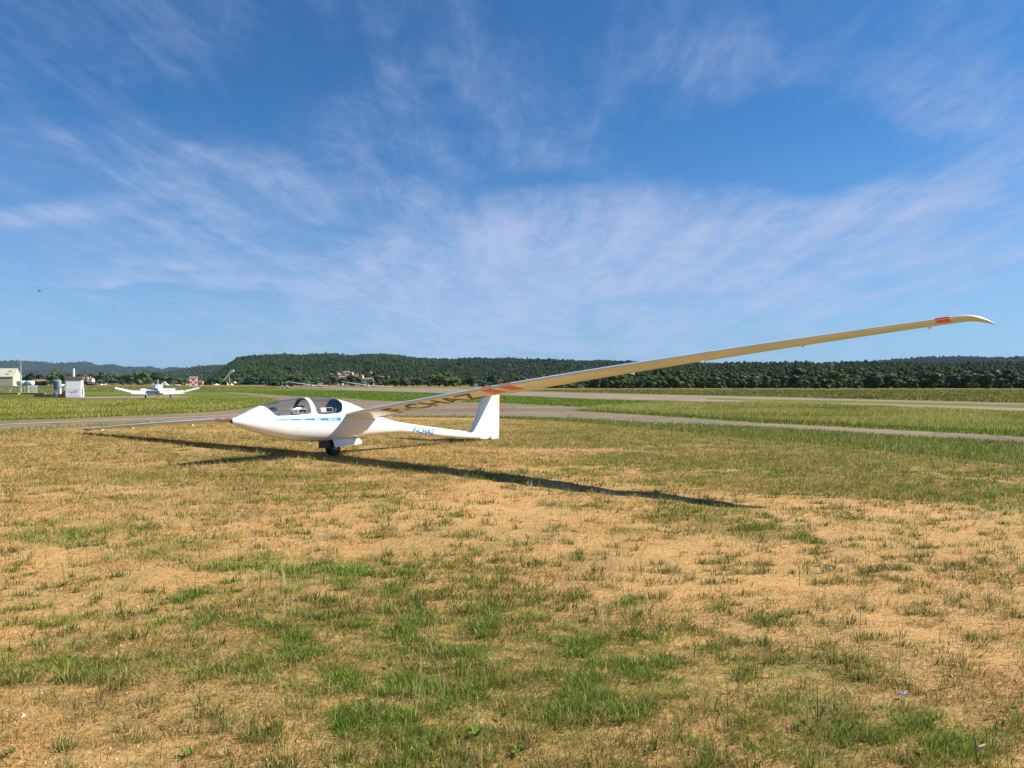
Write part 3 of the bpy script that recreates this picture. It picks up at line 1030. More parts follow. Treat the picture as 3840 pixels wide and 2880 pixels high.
def build_fuselage():
    ss = np.concatenate([[-2.6, -2.585, -2.56, -2.53], np.arange(-2.49, -1.94, 0.03), np.arange(-1.93, 0.2, 0.0125), np.arange(0.22, 2.4, 0.05), np.arange(2.45, 6.0, 0.1), [6.05]])
    nt = 128
    th = np.arange(nt) / nt * 2 * math.pi
    Sg, Tg = np.meshgrid(ss, th, indexing='ij')
    c, sn = np.cos(Tg), np.sin(Tg)
    Yg = f_hw(Sg) * np.sign(c) * np.abs(c) ** (2 / NEXP)
    mid = f_mid(Sg)
    Zg = mid + (f_top(Sg) - mid) * np.sign(sn) * np.abs(sn) ** (2 / NEXP)
    ns = len(ss)
    region = np.zeros((ns - 1, nt), int)
    sc = 0.5 * (ss[:-1] + ss[1:])[:, None] + np.zeros((1, nt))
    zc = 0.25 * (Zg[:-1] + Zg[1:] + np.roll(Zg, -1, 1)[:-1] + np.roll(Zg, -1, 1)[1:])
    region[in_poly(FRONT_CANOPY, sc, zc)] = 1
    region[in_poly(REAR_CANOPY, sc, zc)] = 2
    # pull the grid onto the canopy outline
    for i in range(1, ns - 1):
        for k in range(nt):
            rg = {region[i - 1, k - 1], region[i - 1, k], region[i, k - 1], region[i, k]}
            if len(rg) > 1:
                P = FRONT_CANOPY if 1 in rg else REAR_CANOPY
                d, x, z = near_poly(P, Sg[i, k], Zg[i, k])
                if d < 0.025 and z < f_top(x):
                    Sg[i, k], Zg[i, k] = x, z
                    Yg[i, k] = (1 if Yg[i, k] >= 0 else -1) * float(fus_y(x, z))
    V = [GL(*p) for p in zip(Sg.ravel(), Yg.ravel(), Zg.ravel())]
    for rid, nm, m in ((0, 'fuselage', WHITE), (1, 'front_canopy', PLEX), (2, 'rear_canopy', PLEX)):
        Fc = [(i * nt + k, i * nt + (k + 1) % nt, (i + 1) * nt + (k + 1) % nt, (i + 1) * nt + k) for i in range(ns - 1) for k in range(nt) if region[i, k] == rid]
        if rid == 0:
            Fc += [tuple(range(nt)), tuple((ns - 1) * nt + k for k in range(nt))[::-1]]
        used = sorted({i for f in Fc for i in f})
        mp = {j: n for n, j in enumerate(used)}
        o = mesh(nm, [V[j] for j in used], [tuple(mp[j] for j in f) for f in Fc], m, glider, smooth=True, recalc=True)
        if rid == 0:
            body = o
        elif rid == 1:
            front = o
        else:
            rear = o
    return body, front, rear


fuselage, front_canopy, rear_canopy = build_fuselage()
fuselage['label'] = 'white fuselage with pointed nose and slim tail boom'
front_canopy['label'] = 'clear front canopy'
rear_canopy['label'] = 'clear rear canopy'


def side_point(s, z, off, side=1):
    """a point on the fuselage skin, lifted off by a little"""
    y = float(fus_y(s, z))
    e = 0.004
    dy = (float(fus_y(s, z + e)) - float(fus_y(s, z - e))) / (2 * e)
    ds = (float(fus_y(s + e, z)) - float(fus_y(s - e, z))) / (2 * e)
    n = Vector((-ds, 1.0, -dy)).normalized() * off
    return GL(s + n.x, side * (y + n.y), z + n.z)


def side_strip(name, lo, hi, s0, s1, slant, m, parent, off=0.002, n=24, rows=5):
    """a patch between two edges lo(s), hi(s) on the left side"""
    V, Fc = [], []
    for i in range(n + 1):
        for j in range(rows + 1):
            b = j / rows
            s = s0 + (s1 - s0) * i / n
            z = lo(s) + (hi(s) - lo(s)) * b
            V.append(side_point(s + slant * b, z, off))
    for i in range(n):
        for j in range(rows):
            a = i * (rows + 1) + j
            Fc.append((a, a + 1, a + rows + 2, a + rows + 1))
    return mesh(name, V, Fc, m, parent, smooth=True)


hi = lambda s: float(np.interp(s, [-2.10, -1.74, -1.1, 0.0], [.903, .897, .889, .873]))
lo = lambda s: float(np.interp(s, [-2.10, -1.71, -1.37, -1.0, -.608, -.034], [.901, .886, .868, .850, .826, .797]))
for s0, s1 in ((-2.09, -1.735), (-1.715, -1.435), (-1.375, -1.11), (-1.01, -.748), (-.61, -.015)):
    side_strip('stripe', lo, hi, s0, s1, 0.02, BLUE, fuselage, n=max(4, int((s1 - s0) * 30)))
for s0 in (-1.416, -1.393, -1.085, -1.06, -1.034, -.722, -.697, -.672, -.646):
    side_strip('stripe', lo, hi, s0, s0 + 0.013, 0.02, BLUE, fuselage, n=1)
side_strip('pinstripe', lambda s: lo(s) - .014, lambda s: lo(s) - .009, -1.72, -.02, 0, BLUE, fuselage, n=60, rows=1)


def text_mesh(name, body, fn, m, parent, shear=0.0, cuts=(10, 40), bold=0.0):
    """lettering laid on a curved skin: fn maps (0..1 along, 0..1 up) to a point"""
    cu = bpy.data.curves.new(name, 'FONT')
    cu.body = body
    cu.size = 1
    cu.shear = shear
    cu.offset = bold
    cu.resolution_u = 3
    o = bpy.data.objects.new(name, cu)
    COL.objects.link(o)
    dg = bpy.context.evaluated_depsgraph_get()
    me = bpy.data.meshes.new_from_object(o.evaluated_get(dg))
    bpy.data.objects.remove(o)
    bm = bmesh.new()
    bm.from_mesh(me)
    x = [v.co.x for v in bm.verts]
    y = [v.co.y for v in bm.verts]
    x0, x1, y0, y1 = min(x), max(x), min(y), max(y)
    for ax, (a, b), n in ((1, (y0, y1), cuts[0]), (0, (x0, x1), cuts[1])):
        for k in range(1, n):
            co, no = [0, 0, 0], [0, 0, 0]
            co[ax] = a + (b - a) * k / n
            no[ax] = 1
            bmesh.ops.bisect_plane(bm, geom=bm.verts[:] + bm.edges[:] + bm.faces[:], plane_co=co, plane_no=no)
    for v in bm.verts:
        v.co = Vector(fn((v.co.x - x0) / (x1 - x0), (v.co.y - y0) / (y1 - y0)))
    bm.to_mesh(me)
    bm.free()
    me.materials.clear()
    return link(name, me, parent, m)


def boom_text(a, b):
    s = 2.60 + 0.86 * a
    z0, z1 = .405 - .112 * a, .552 - .112 * a
    return side_point(s, z0 + (z1 - z0) * b, 0.007)


text_mesh('registration', 'F-CHAZ', boom_text, BLUE, fuselage, shear=0.18, bold=0.018)
text_mesh('type_lettering', 'ASH 25', lambda a, b: side_point(-.39 + .25 * a, .822 - .012 * a + .043 * b, 0.005), WHITE_MARK, fuselage, shear=0.15, cuts=(3, 8), bold=0.012)

# black nose ring
b = MB()
b.lathe([(-0.004, 0.012), (0.0, 0.020), (0.012, 0.030), (0.03, 0.042)], (-2.604, 0, .905), (1, 0, 0), 20)
b.build('nose_inlet', BLACKMATTE, fuselage, smooth=True)


def build_cockpit():
    # tub below the sills
    ss = np.linspace(-2.05, 0.13, 40)
    n = 16
    V, Fc = [], []
    for s in ss:
        for k in range(n + 1):
            a = math.pi * k / n
            zt, zb = min(.955, float(f_top(s)) - .03), float(f_bot(s)) + .04
            w = float(f_hw(s)) * .93
            V.append(GL(s, w * math.cos(a), zt - (zt - zb) * abs(math.sin(a)) ** 0.8))
    for i in range(len(ss) - 1):
        for k in range(n):
            q = i * (n + 1) + k
            Fc.append((q, q + 1, q + n + 2, q + n + 1))
    mesh('cockpit_tub', V, Fc, INTERIOR, glider, smooth=True)
    # instrument hoods
    for (s0, s1, z1, w) in ((-1.88, -1.56, 1.17, .21), (-.93, -.79, 1.10, .20)):
        b = MB()
        prof = []
        for k in range(13):
            a = math.pi * k / 12
            prof.append((w * math.cos(a), .93 + (z1 - .93) * math.sin(a) ** .7))
        b.prism([GL(s0, y, z - (0.05 if s0 < -1.5 else 0)) for y, z in prof], Vector(GL(s1, 0, 0.05 if s0 < -1.5 else 0)) - Vector(GL(s0, 0, 0)))
        h = b.build('instrument_panel', BLACKMATTE, glider)
        d = MB()
        for yy in (-.09, 0, .09):
            d.lathe([(0, .03), (.004, .03)], GL(s1, yy, 1.0 + (z1 - 1.12)), (1, 0, 0), 14)
        d.build('dial', mat('dial_face', (0.25, 0.25, 0.26), 0.4), h)
    # seats
    for s0, zc in ((-1.02, 0.0), (-0.06, 0.03)):
        b = MB()
        rot = Matrix.Rotation(R(35), 3, 'Y')
        b.box(GL(s0 - .02, 0, .86 + zc), (.07, .36, .46), rot)
        b.box(GL(s0 - .36, 0, .68 + zc), (.50, .30, .08), Matrix.Rotation(R(-6), 3, 'Y'))
        seat = b.build('seat', CUSHION, glider, bevel=.02)
        h = MB()
        h.box(GL(s0 + .17, 0, 1.12 + zc), (.07, .22, .13), rot)
        h.build('headrest', REDCLOTH if s0 < -.5 else BLACKMATTE, seat, bevel=.025)
        for yy in (-.11, .11):
            st = MB()
            st.tube([GL(s0 + .13, yy, 1.08 + zc), GL(s0 + .02, yy, .97 + zc), GL(s0 - .1, yy * .9, .80 + zc), GL(s0 - .22, yy * .4, .72 + zc)], .017, 6)
            st.build('harness', REDCLOTH, seat)
    # bulkhead behind the rear seat, inside face of the arch between the canopies
    th = np.linspace(0, 2 * math.pi, 40, endpoint=False)

    def ring(s, k):
        c = float(f_mid(s))
        return [GL(s, float(f_hw(s)) * k * math.copysign(abs(math.cos(a)) ** (2 / NEXP), math.cos(a)),
                   c + (float(f_top(s)) - c) * k * math.copysign(abs(math.sin(a)) ** (2 / NEXP), math.sin(a))) for a in th]
    mesh('bulkhead', ring(.14, .965), [range(40)], BLACKMATTE, glider)
    A, B = ring(-.755, .972), ring(-.735, .90)
    V = A + B
    Fc = [(k, (k + 1) % 40, 40 + (k + 1) % 40, 40 + k) for k in range(40) if V[k][2] > .9]
    mesh('canopy_arch', V, Fc, BLACKMATTE, glider)
    A, B = ring(-.70, .975), ring(-.79, .975)
    V = A + B
    mesh('arch_lining', V, [(k, (k + 1) % 40, 40 + (k + 1) % 40, 40 + k) for k in range(40) if V[k][2] > .93], BLACKMATTE, glider, smooth=True)
    # sliding windows on the canopies
    for s0, s1, z0, z1, par in ((-1.285, -.935, 1.0, 1.095, front_canopy), (-.555, -.215, 1.0, 1.105, rear_canopy)):
        w = .008
        for nm, a, b_, c, d in (('rail', s0, s1, z0, z0 + w), ('rail', s0, s1, z1 - w, z1), ('stile', s0, s0 + w, z0 + w, z1 - w),
                                ('stile', s0 + .135, s0 + .148, z0 + w, z1 - w), ('stile', s1 - w, s1, z0 + w, z1 - w)):
            side_strip('window_' + nm, lambda s, c=c: c, lambda s, d=d: d, a, b_, 0, WINDOW_FRAME, par, off=.004, n=6, rows=3)
        if par is front_canopy:
            side_strip('vent_opening', lambda s: z0 + w, lambda s: z1 - w, s0 + w, s0 + .135, 0, BLACKMATTE, par, off=.0035, n=5, rows=3)
        else:
            side_strip('window_pane', lambda s: z0 + w, lambda s: z1 - w, s0 + w, s0 + .135, 0, mat('bronze_pane', (.30, .24, .18), .3), par, off=.0035, n=5, rows=3)
    # thin dark joint round each canopy
    for P, par in ((FRONT_CANOPY, front_canopy), (REAR_CANOPY, rear_canopy)):
        for side in (1, -1):
            pts = []
            for (s0, z0), (s1, z1) in zip(P[:-1], P[1:]):
                for k in range(6):
                    s, z = s0 + (s1 - s0) * k / 6, z0 + (z1 - z0) * k / 6
                    if z < float(f_top(s)) - .004:
                        pts.append(side_point(s, z, 0.0, side))
            b = MB()
            b.tube(pts, .0045, 5)
            b.build('canopy_seal', mat('seal_grey', (.22, .22, .23), .6), par)


build_cockpit()

# ---- wings
w_chord = hermite([0, 3, 6, 9, 11, 12.3, 12.6, 12.78, 12.9], [.96, .90, .80, .63, .50, .42, .40, .30, .12])


def w_le(y):
    return .15 + .016 * y + .34 * np.clip((y - 12.45) / .45, 0, 1) ** 2.2


def w_z(y, side):
    droop = .13 * max(0.0, (y - 12.55) / .35) ** 2
    return (.905 + .0745 * y - .0021 * y * y - droop) if side > 0 else (.925 + .0445 * y - .00155 * y * y - .4 * droop)


def w_inc(y):
    return R(8.2 - 0.12 * y)


def foil(c, upper):
    t = .145 * 5 * (.2969 * math.sqrt(max(c, 0)) - .126 * c - .3516 * c * c + .2843 * c ** 3 - .1036 * c ** 4)
    cam = .022 * (1 - (2 * c - .9) ** 2) if c < .95 else .022 * (1 - (2 * .95 - .9) ** 2) * (1 - c) / .05
    return cam * .6 + (1.15 * t if upper else -.45 * t)


def wing_point(y, c, upper, side, off=0.0, bend=0.0, hinge=.8):
    """point on the wing skin: y from the centre line, c part of the chord"""
    ch, inc = float(w_chord(y)), w_inc(y)
    zz = foil(c, upper) * ch + (off if upper else -off)
    xx = c * ch
    if c > hinge and bend:
        dx = (c - hinge) * ch
        zz += dx * math.tan(bend)
    s = float(w_le(y)) + xx * math.cos(inc) + zz * math.sin(inc)
    z = w_z(y, side) - xx * math.sin(inc) + zz * math.cos(inc)
    return GL(s, side * y, z)


def wing_piece(name, y0, y1, c0, c1, side, m, parent, bend=0.0, n=40):
    """a closed piece of wing between chord parts c0 and c1"""
    ys = np.linspace(y0, y1, n)
    if y1 > 12.5:
        ys = np.concatenate([np.linspace(y0, 12.2, n), np.linspace(12.25, y1, 18)])
    cs = c0 + (c1 - c0) * (1 - np.cos(np.linspace(0, math.pi, 34))) / 2
    prof = [(c, True) for c in cs[::-1]] + [(c, False) for c in (cs[1:] if c0 == 0 else cs)]
    k = len(prof)
    V = [wing_point(y, c, u, side, 0, bend) for y in ys for c, u in prof]
    Fc = [(i * k + j, i * k + (j + 1) % k, (i + 1) * k + (j + 1) % k, (i + 1) * k + j) for i in range(len(ys) - 1) for j in range(k)]
    Fc += [tuple(range(k)), tuple((len(ys) - 1) * k + j for j in range(k))[::-1]]
    o = mesh(name, V, Fc, m, parent, smooth=True, recalc=True)
    es = o.modifiers.new('split', 'EDGE_SPLIT')
    es.split_angle = R(50)
    return o


def wing_band(name, y0, wid, cu, cl, slant, side, m, parent, off=.005):
    """marking wrapped round the leading edge, from cu on top to cl below"""
    cs = [(c, True) for c in np.linspace(cu, 0, 8)] + [(c, False) for c in np.linspace(0, cl, 14)[1:]]
    V = []
    for c, u in cs:
        for j in range(4):
            V.append(wing_point(y0 + slant * c + wid * j / 3, c, u, side, off))
    Fc = [(i * 4 + j, i * 4 + j + 1, i * 4 + j + 5, i * 4 + j + 4) for i in range(len(cs) - 1) for j in range(3)]
    return mesh(name, V, Fc, m, parent, smooth=True)


def build_wing(side):
    wing = wing_piece('wing', .10, 12.9, 0, .80, side, WHITE, glider, n=60)
    wing['label'] = 'raised left wing' if side > 0 else 'lowered right wing with its tip on the grass'
    wing_piece('flap', .34, 4.30, .803, 1.0, side, WHITE, wing, R(17 if side > 0 else 6), 24)
    wing_piece('flap', 4.32, 8.60, .803, 1.0, side, WHITE, wing, R(3), 20)
    wing_piece('aileron', 8.62, 12.30, .803, 1.0, side, WHITE, wing, R(1), 20)
    wing_piece('wing_tip', 12.32, 12.9, .803, 1.0, side, WHITE, wing, 0, 12)
    for y0 in (4.20, 4.66):
        wing_band('wing_band', y0, .26, .22, .62, .02, side, ORANGE, wing)
    wing_band('tip_marking', 12.22, .17, .10, .52, .02, side, RED_MARK, wing)
    for y0, c in ((10.3, .93), (12.1, .96), (7.2, .95)):
        b = MB()
        p = Vector(wing_point(y0, c, False, side, -.004))
        b.lathe([(-.10, .004), (-.05, .018), (0, .026), (.05, .022), (.09, .006)], p + Vector((0, 0, -.008)), (1, 0, -.1), 10)
        b.build('actuator_fairing', WHITE, wing, smooth=True)
    return wing


wing_l = build_wing(1)
wing_r = build_wing(-1)


def wing_text(a, b):
    return wing_point(1.36 + 2.50 * a, .79 - .69 * b, False, 1, .007)


text_mesh('registration', 'F-CHAZ', wing_text, BLACK_MARK, wing_l, shear=0.0, cuts=(10, 24))


# fillet where the wing root meets the fuselage
def build_fillet(side):
    cs = [(c, True) for c in np.linspace(1, 0, 16)] + [(c, False) for c in np.linspace(0, 1, 16)[1:]]
    V = []
    rows = 7
    for j in range(rows):
        t = j / (rows - 1)
        y = .20 + .42 * t
        for c, u in cs:
            p = Vector(wing_point(y, c, u, side, .001))
            swell = (1 - t) ** 2.2
            p.z += (.075 if u else -.10 * (1 - .5 * (1 - c))) * swell * (math.sin(math.pi * min(1, c + .12)) * .9 + .1)
            p.x += .10 * swell * c
            V.append(tuple(p))
    k = len(cs)
    Fc = [(j * k + i, j * k + i + 1, (j + 1) * k + i + 1, (j + 1) * k + i) for j in range(rows - 1) for i in range(k - 1)]
    mesh('wing_fillet', V, Fc, WHITE, glider, smooth=True, recalc=True)


build_fillet(1)
build_fillet(-1)


# ---- tail
def slab(name, rows, thick, m, parent, c0=0.0, c1=1.0, vertical=True):
    """lofted surface: rows of (span, leading s, trailing s, height/offset)"""
    cs = c0 + (c1 - c0) * (1 - np.cos(np.linspace(0, math.pi, 12))) / 2
    prof = [(c, 1) for c in cs[::-1]] + [(c, -1) for c in (cs[1:] if c0 == 0 else cs)]
    V = []
    for (sp, le, te, zz) in rows:
        ch = te - le
        for c, sg in prof:
            t = thick * 5 * (.2969 * math.sqrt(c) - .126 * c - .3516 * c * c + .2843 * c ** 3 - .1036 * c ** 4) * ch
            V.append(GL(le + c * ch, sg * t, sp) if vertical else GL(le + c * ch, sp, zz + sg * t))
    k = len(prof)
    Fc = [(i * k + j, i * k + (j + 1) % k, (i + 1) * k + (j + 1) % k, (i + 1) * k + j) for i in range(len(rows) - 1) for j in range(k)]
    Fc += [tuple(range(k)), tuple((len(rows) - 1) * k + j for j in range(k))[::-1]]
    o = mesh(name, V, Fc, m, parent, smooth=True, recalc=True)
    o.modifiers.new('split', 'EDGE_SPLIT').split_angle = R(50)
    return o


FZ = 1.40
fin_rows = [(z, 5.10 + .658 * (z - .285) - .10 * math.exp(-(z - .16) / .06), 6.44 + .14 * z, 0) for z in (.16, .19, .23, .28, .34, .5, .8, 1.1, FZ)]
fin = slab('fin', fin_rows, .115, WHITE, glider, 0, .70)
rudder_rows = [(z, 5.10 + .658 * (z - .285), 6.44 + .14 * z, 0) for z in (.03, .10, .3, .6, .9, 1.2, FZ - .01)]
rudder_rows[0] = (.02, 5.10 + .658 * (.03 - .285) + .12, 6.42, 0)
rudder = slab('rudder', rudder_rows, .115, WHITE, glider, .705, 1.0)
b = MB()
for sg in (1, -1):
    b.prism([GL(6.585, sg * .010, .80), GL(6.585 + .055, sg * .010, 1.38), GL(6.585 + .060, sg * .002, 1.38), GL(6.562, sg * .002, .80)], GL(0, sg * .003, 0))
b2 = MB()
b2.prism([GL(6.530, .016, .84), GL(6.605, .016, 1.36), GL(6.645, .0, 1.36), GL(6.565, .0, .84)], GL(0, -.032, 0))
b2.build('rudder_marking', AMBER, rudder)
for sg in (1, -1):
    rows = [(sg * y, 5.72 + .10 * y, 6.30 - .06 * y, FZ + .015) for y in (0, .3, .7, 1.1, 1.35)] + [(sg * 1.44, 5.93, 6.19, FZ + .015)]
    tp = slab('tailplane', rows, .11, WHITE, glider, 0, .74, False)
    slab('elevator', rows, .11, WHITE, tp, .745, 1.0, False)
# tail skid fairing and small tail wheel
b = MB()
b.lathe([(-.34, .01), (-.2, .045), (0, .065), (.14, .055), (.26, .012)], GL(5.72, 0, .085), (1, 0, -.05), 16)
b.build('tail_fairing', WHITE, glider, smooth=True)
b = MB()
b.lathe([(-.02, .035), (-.012, .048), (.012, .048), (.02, .035)], GL(5.80, 0, .045), (0, 1, 0), 18)
b.build('tail_wheel', RUBBER, glider, smooth=True)
# total-energy probe on the fin
b = MB()
b.tube([GL(5.62, 0, 1.12), GL(5.33, 0, 1.16)], .006, 6)
b.build('fin_probe', STEEL, glider)

# ---- undercarriage
b = MB()
b.lathe([(-.075, .10), (-.070, .165), (-.045, .190), (0, .196), (.045, .190), (.070, .165), (.075, .10)], GL(.02, 0, .196), (0, 1, 0), 36)
wheel = b.build('wheel', RUBBER, glider, smooth=True)
b = MB()
b.lathe([(-.080, .03), (-.077, .095), (-.06, .10), (.06, .10), (.077, .095), (.080, .03)], GL(.02, 0, .196), (0, 1, 0), 24)
b.build('rim', mat('wheel_rim', (.12, .12, .13), .4, metal=.6), wheel, smooth=True)
b = MB()
b.lathe([(-.092, .02), (.092, .02)], GL(.02, 0, .196), (0, 1, 0), 14)
b.lathe([(.08, .028), (.098, .028)], GL(.05, 0, .232), (0, -1, 0), 12)
b.build('hub', STEEL, wheel)
b = MB()
b.box(GL(-.20, 0, .305), (.24, .20, .20), taper=.9)
b.tube([GL(-.18, .09, .40), GL(.02, .095, .20)], .02, 8)
b.tube([GL(-.18, -.09, .40), GL(.02, -.095, .20)], .02, 8)
b.tube([GL(.30, .07, .40), GL(.02, .085, .22)], .014, 8)
b.build('gear_leg', DARK, glider, bevel=.01)
for sg in (1, -1):
    b = MB()
    y0, y1 = .135, .185
    b.prism([GL(-.10, sg * y0, .385), GL(.68, sg * y0, .372), GL(.74, sg * (y0 + .03), .30), GL(.72, sg * y1, .235), GL(.02, sg * y1, .205), GL(-.09, sg * y1, .205)], GL(0, sg * .012, 0))
    b.build('gear_door', WHITE, glider, bevel=.004)
b = MB()
b.box(GL(.28, 0, .366), (.9, .24, .02))
b.build('wheel_well', BLACKMATTE, glider)
# small things under the belly
b = MB()
b.lathe([(-.03, .004), (0, .02), (.03, .006)], GL(-.62, 0.05, .372), (1, 0, 0), 10)
b.lathe([(-.02, .004), (0, .016), (.02, .006)], GL(.73, 0.09, .385), (1, 0, 0), 10)
b.build('belly_vent', BLACKMATTE, glider)


# dark joint where the rudder hangs on the fin
for sg in (1, -1):
    V = []
    for (z, le, te, _) in rudder_rows[1:]:
        ch = te - le
        for c in (.700, .7085):
            t_ = .115 * 5 * (.2969 * math.sqrt(c) - .126 * c - .3516 * c * c + .2843 * c ** 3 - .1036 * c ** 4) * ch
            V.append(GL(le + c * ch, sg * (t_ + .0015), z))
    mesh('hinge_gap', V, [(2 * i, 2 * i + 1, 2 * i + 3, 2 * i + 2) for i in range(len(V) // 2 - 1)], mat('joint_grey', (.20, .20, .21), .8), rudder)  # grey seam strip laid over the hinge gap
# hinge line and tape along the underside of both wings
for sg, w_ in ((1, wing_l), (-1, wing_r)):
    V = [wing_point(y, c, False, sg, .0025) for y in np.linspace(.6, 12.2, 50) for c in (.788, .797)]
    mesh('hinge_tape', V, [(2 * i, 2 * i + 1, 2 * i + 3, 2 * i + 2) for i in range(49)], mat('hinge_tape', (.34, .34, .34), .6), w_)


# ------------------------------------------------------------------ other aircraft, things round the airfield
CREAM = mat('cream_metal', (0.46, 0.41, 0.31), 0.6, vary=0.06, vscale=0.8)
AIRWHITE = mat('aircraft_white', (0.66, 0.66, 0.64), 0.35, vary=0.03, vscale=1)
GREYCLOTH = mat('grey_tarpaulin', (0.22, 0.25, 0.28), 0.8, vary=0.25, vscale=2, bump=0.5, bscale=5)
GREENMESH = mat('green_mesh', (0.16, 0.22, 0.14), 0.8)
TANROOF = mat('roof_tiles_red', (0.30, 0.14, 0.08), 0.85, vary=0.2, vscale=0.5)
PLASTER = [mat('plaster_ochre', (0.56, 0.38, 0.23), 0.9, vary=0.1, vscale=0.3), mat('plaster_pink', (0.55, 0.36, 0.27), 0.9, vary=0.1, vscale=0.3),
           mat('plaster_cream', (0.62, 0.50, 0.36), 0.9, vary=0.1, vscale=0.3), mat('plaster_stone', (0.42, 0.35, 0.27), 0.9, vary=0.15, vscale=0.3)]
DARKWIN = mat('dark_window', (0.03, 0.035, 0.045), 0.3)
GALV = mat('galvanised', (0.42, 0.44, 0.45), 0.5, metal=0.4)
TANWOOD = mat('tan_board', (0.42, 0.26, 0.12), 0.85, vary=0.2, vscale=2)


def loft(rows, n=20, e=2.3):
    """rows: (x, half width, low, high); rounded sections along x"""
    V = []
    for x, w, a, b in rows:
        for k in range(n):
            t = math.tau * k / n
            c, s = math.cos(t), math.sin(t)
            V.append((x, w * math.copysign(abs(c) ** (2 / e), c), (a + b) / 2 + (b - a) / 2 * math.copysign(abs(s) ** (2 / e), s)))
    Fc = [(i * n + k, i * n + (k + 1) % n, (i + 1) * n + (k + 1) % n, (i + 1) * n + k) for i in range(len(rows) - 1) for k in range(n)]
    Fc += [tuple(range(n))[::-1], tuple((len(rows) - 1) * n + k for k in range(n))]
    return V, Fc


def plate_wing(b, pts, th, dz=0.0):
    """pts: list of (y, x_lead, x_trail, z); tapered slab along y"""
    V = []
    for y, xl, xt, z in pts:
        c = xt - xl
        V += [(xl, y, z + dz), (xl + c * .25, y, z + dz * .75 + th * c * .6), (xt, y, z + .01), (xt, y, z - .01), (xl + c * .25, y, z + dz * .75 - th * c * .4)]
    n = 5
    Fc = [(i * n + k, i * n + (k + 1) % n, (i + 1) * n + (k + 1) % n, (i + 1) * n + k) for i in range(len(pts) - 1) for k in range(n)]
    Fc += [tuple(range(n))[::-1], tuple((len(pts) - 1) * n + k for k in range(n))]
    b.add(V, Fc)


def tow_plane():
    """low-wing tow plane with cranked wing tips, seen from behind; x aft, nose to -x"""
    t = thing('tow_plane', 'white low-wing tow plane with upturned wing ends seen from behind', 'airplane', at(593, 1494), R(-65))
    V, Fc = loft([(-2.45, .10, .72, .92), (-2.3, .34, .55, 1.05), (-1.7, .46, .48, 1.12), (-.9, .55, .45, 1.18), (.2, .56, .45, 1.20), (1.2, .44, .50, 1.12), (2.6, .24, .62, 1.02), (3.9, .07, .74, .96)], 20, 3)
    fus = mesh('fuselage', V, Fc, AIRWHITE, t, smooth=True, recalc=True)
    V, Fc = loft([(-1.15, .30, 1.05, 1.12), (-.7, .46, 1.05, 1.48), (-.1, .50, 1.05, 1.62), (.6, .46, 1.05, 1.56), (1.3, .30, 1.02, 1.18)], 18, 2.2)
    mesh('canopy_cover', V, Fc, mat('canopy_cover_white', (.46, .49, .55), .6, vary=.1), t, smooth=True, recalc=True)
    for sg in (1, -1):
        b = MB()
        plate_wing(b, [(sg * .45, -.95, .45, .60), (sg * 2.75, -.95, .45, .68)], .14, .16)
        w = b.build('wing', AIRWHITE, t, smooth=False)
        b = MB()
        plate_wing(b, [(sg * 2.76, -.95, .75, .685), (sg * 4.36, -.50, .45, 1.13)], .13, .14)
        b.build('wing_tip', AIRWHITE, w)
        b = MB()
        plate_wing(b, [(sg * .55, .47, .92, .46), (sg * 2.72, .47, .92, .54)], .08, .10)
        b.build('flap', AIRWHITE, w)
        b = MB()
        b.tube([(-.35, sg * 1.30, .62), (-.30, sg * 1.30, .22)], .05, 8)
        b.build('gear_leg', AIRWHITE, t)
        b = MB()
        b.lathe([(-.07, .10), (-.06, .18), (.06, .18), (.07, .10)], (-.30, sg * 1.30, .18), (0, 1, 0), 18)
        b.build('wheel', RUBBER, t, smooth=True)
    b = MB()
    b.lathe([(-.06, .09), (-.05, .16), (.05, .16), (.06, .09)], (-2.0, 0, .16), (0, 1, 0), 18)
    b.build('wheel', RUBBER, t, smooth=True)
    b = MB()
    b.tube([(-2.0, 0, .55), (-2.0, 0, .2)], .06, 8)
    b.build('gear_leg', AIRWHITE, t)
    b = MB()
    b.prism([(2.75, -.035, .98), (3.45, -.035, 2.12), (3.95, -.035, 2.12), (4.15, -.035, .90)], (0, .07, 0))
    f = b.build('fin', AIRWHITE, t, bevel=.02)
    b = MB()
    b.box((4.05, 0, 1.5), (.12, .05, 1.1))
    b.build('rudder', mat('rudder_pale', (.55, .56, .50), .5), t)
    b = MB()
    plate_wing(b, [(-1.72, 3.28, 3.98, .95), (0, 3.22, 4.02, .95), (1.72, 3.28, 3.98, .95)], .10, .20)
    b.build('tailplane', AIRWHITE, t)
    b = MB()
    b.tube([(-2.55, 0, .02 + .8), (-2.44, 0, .82)], [.02, .10], 12)
    b.build('spinner', AIRWHITE, t)
    for sg in (1, -1):
        b = MB()
        b.prism([(-2.5, .03 * sg, .82), (-2.5, .09 * sg, 1.1), (-2.5, .05 * sg, 1.62), (-2.5, -.03 * sg, 1.62), (-2.5, -.05 * sg, 1.1)] if sg > 0 else
                [(-2.5, -.03, .82), (-2.5, -.09, .54), (-2.5, -.05, .16), (-2.5, .03, .16), (-2.5, .05, .54)], (.025, 0, 0))
        b.build('propeller_blade', DARK, t)
    t.scale = (.95, .95, .95)
    return t


tow_plane()


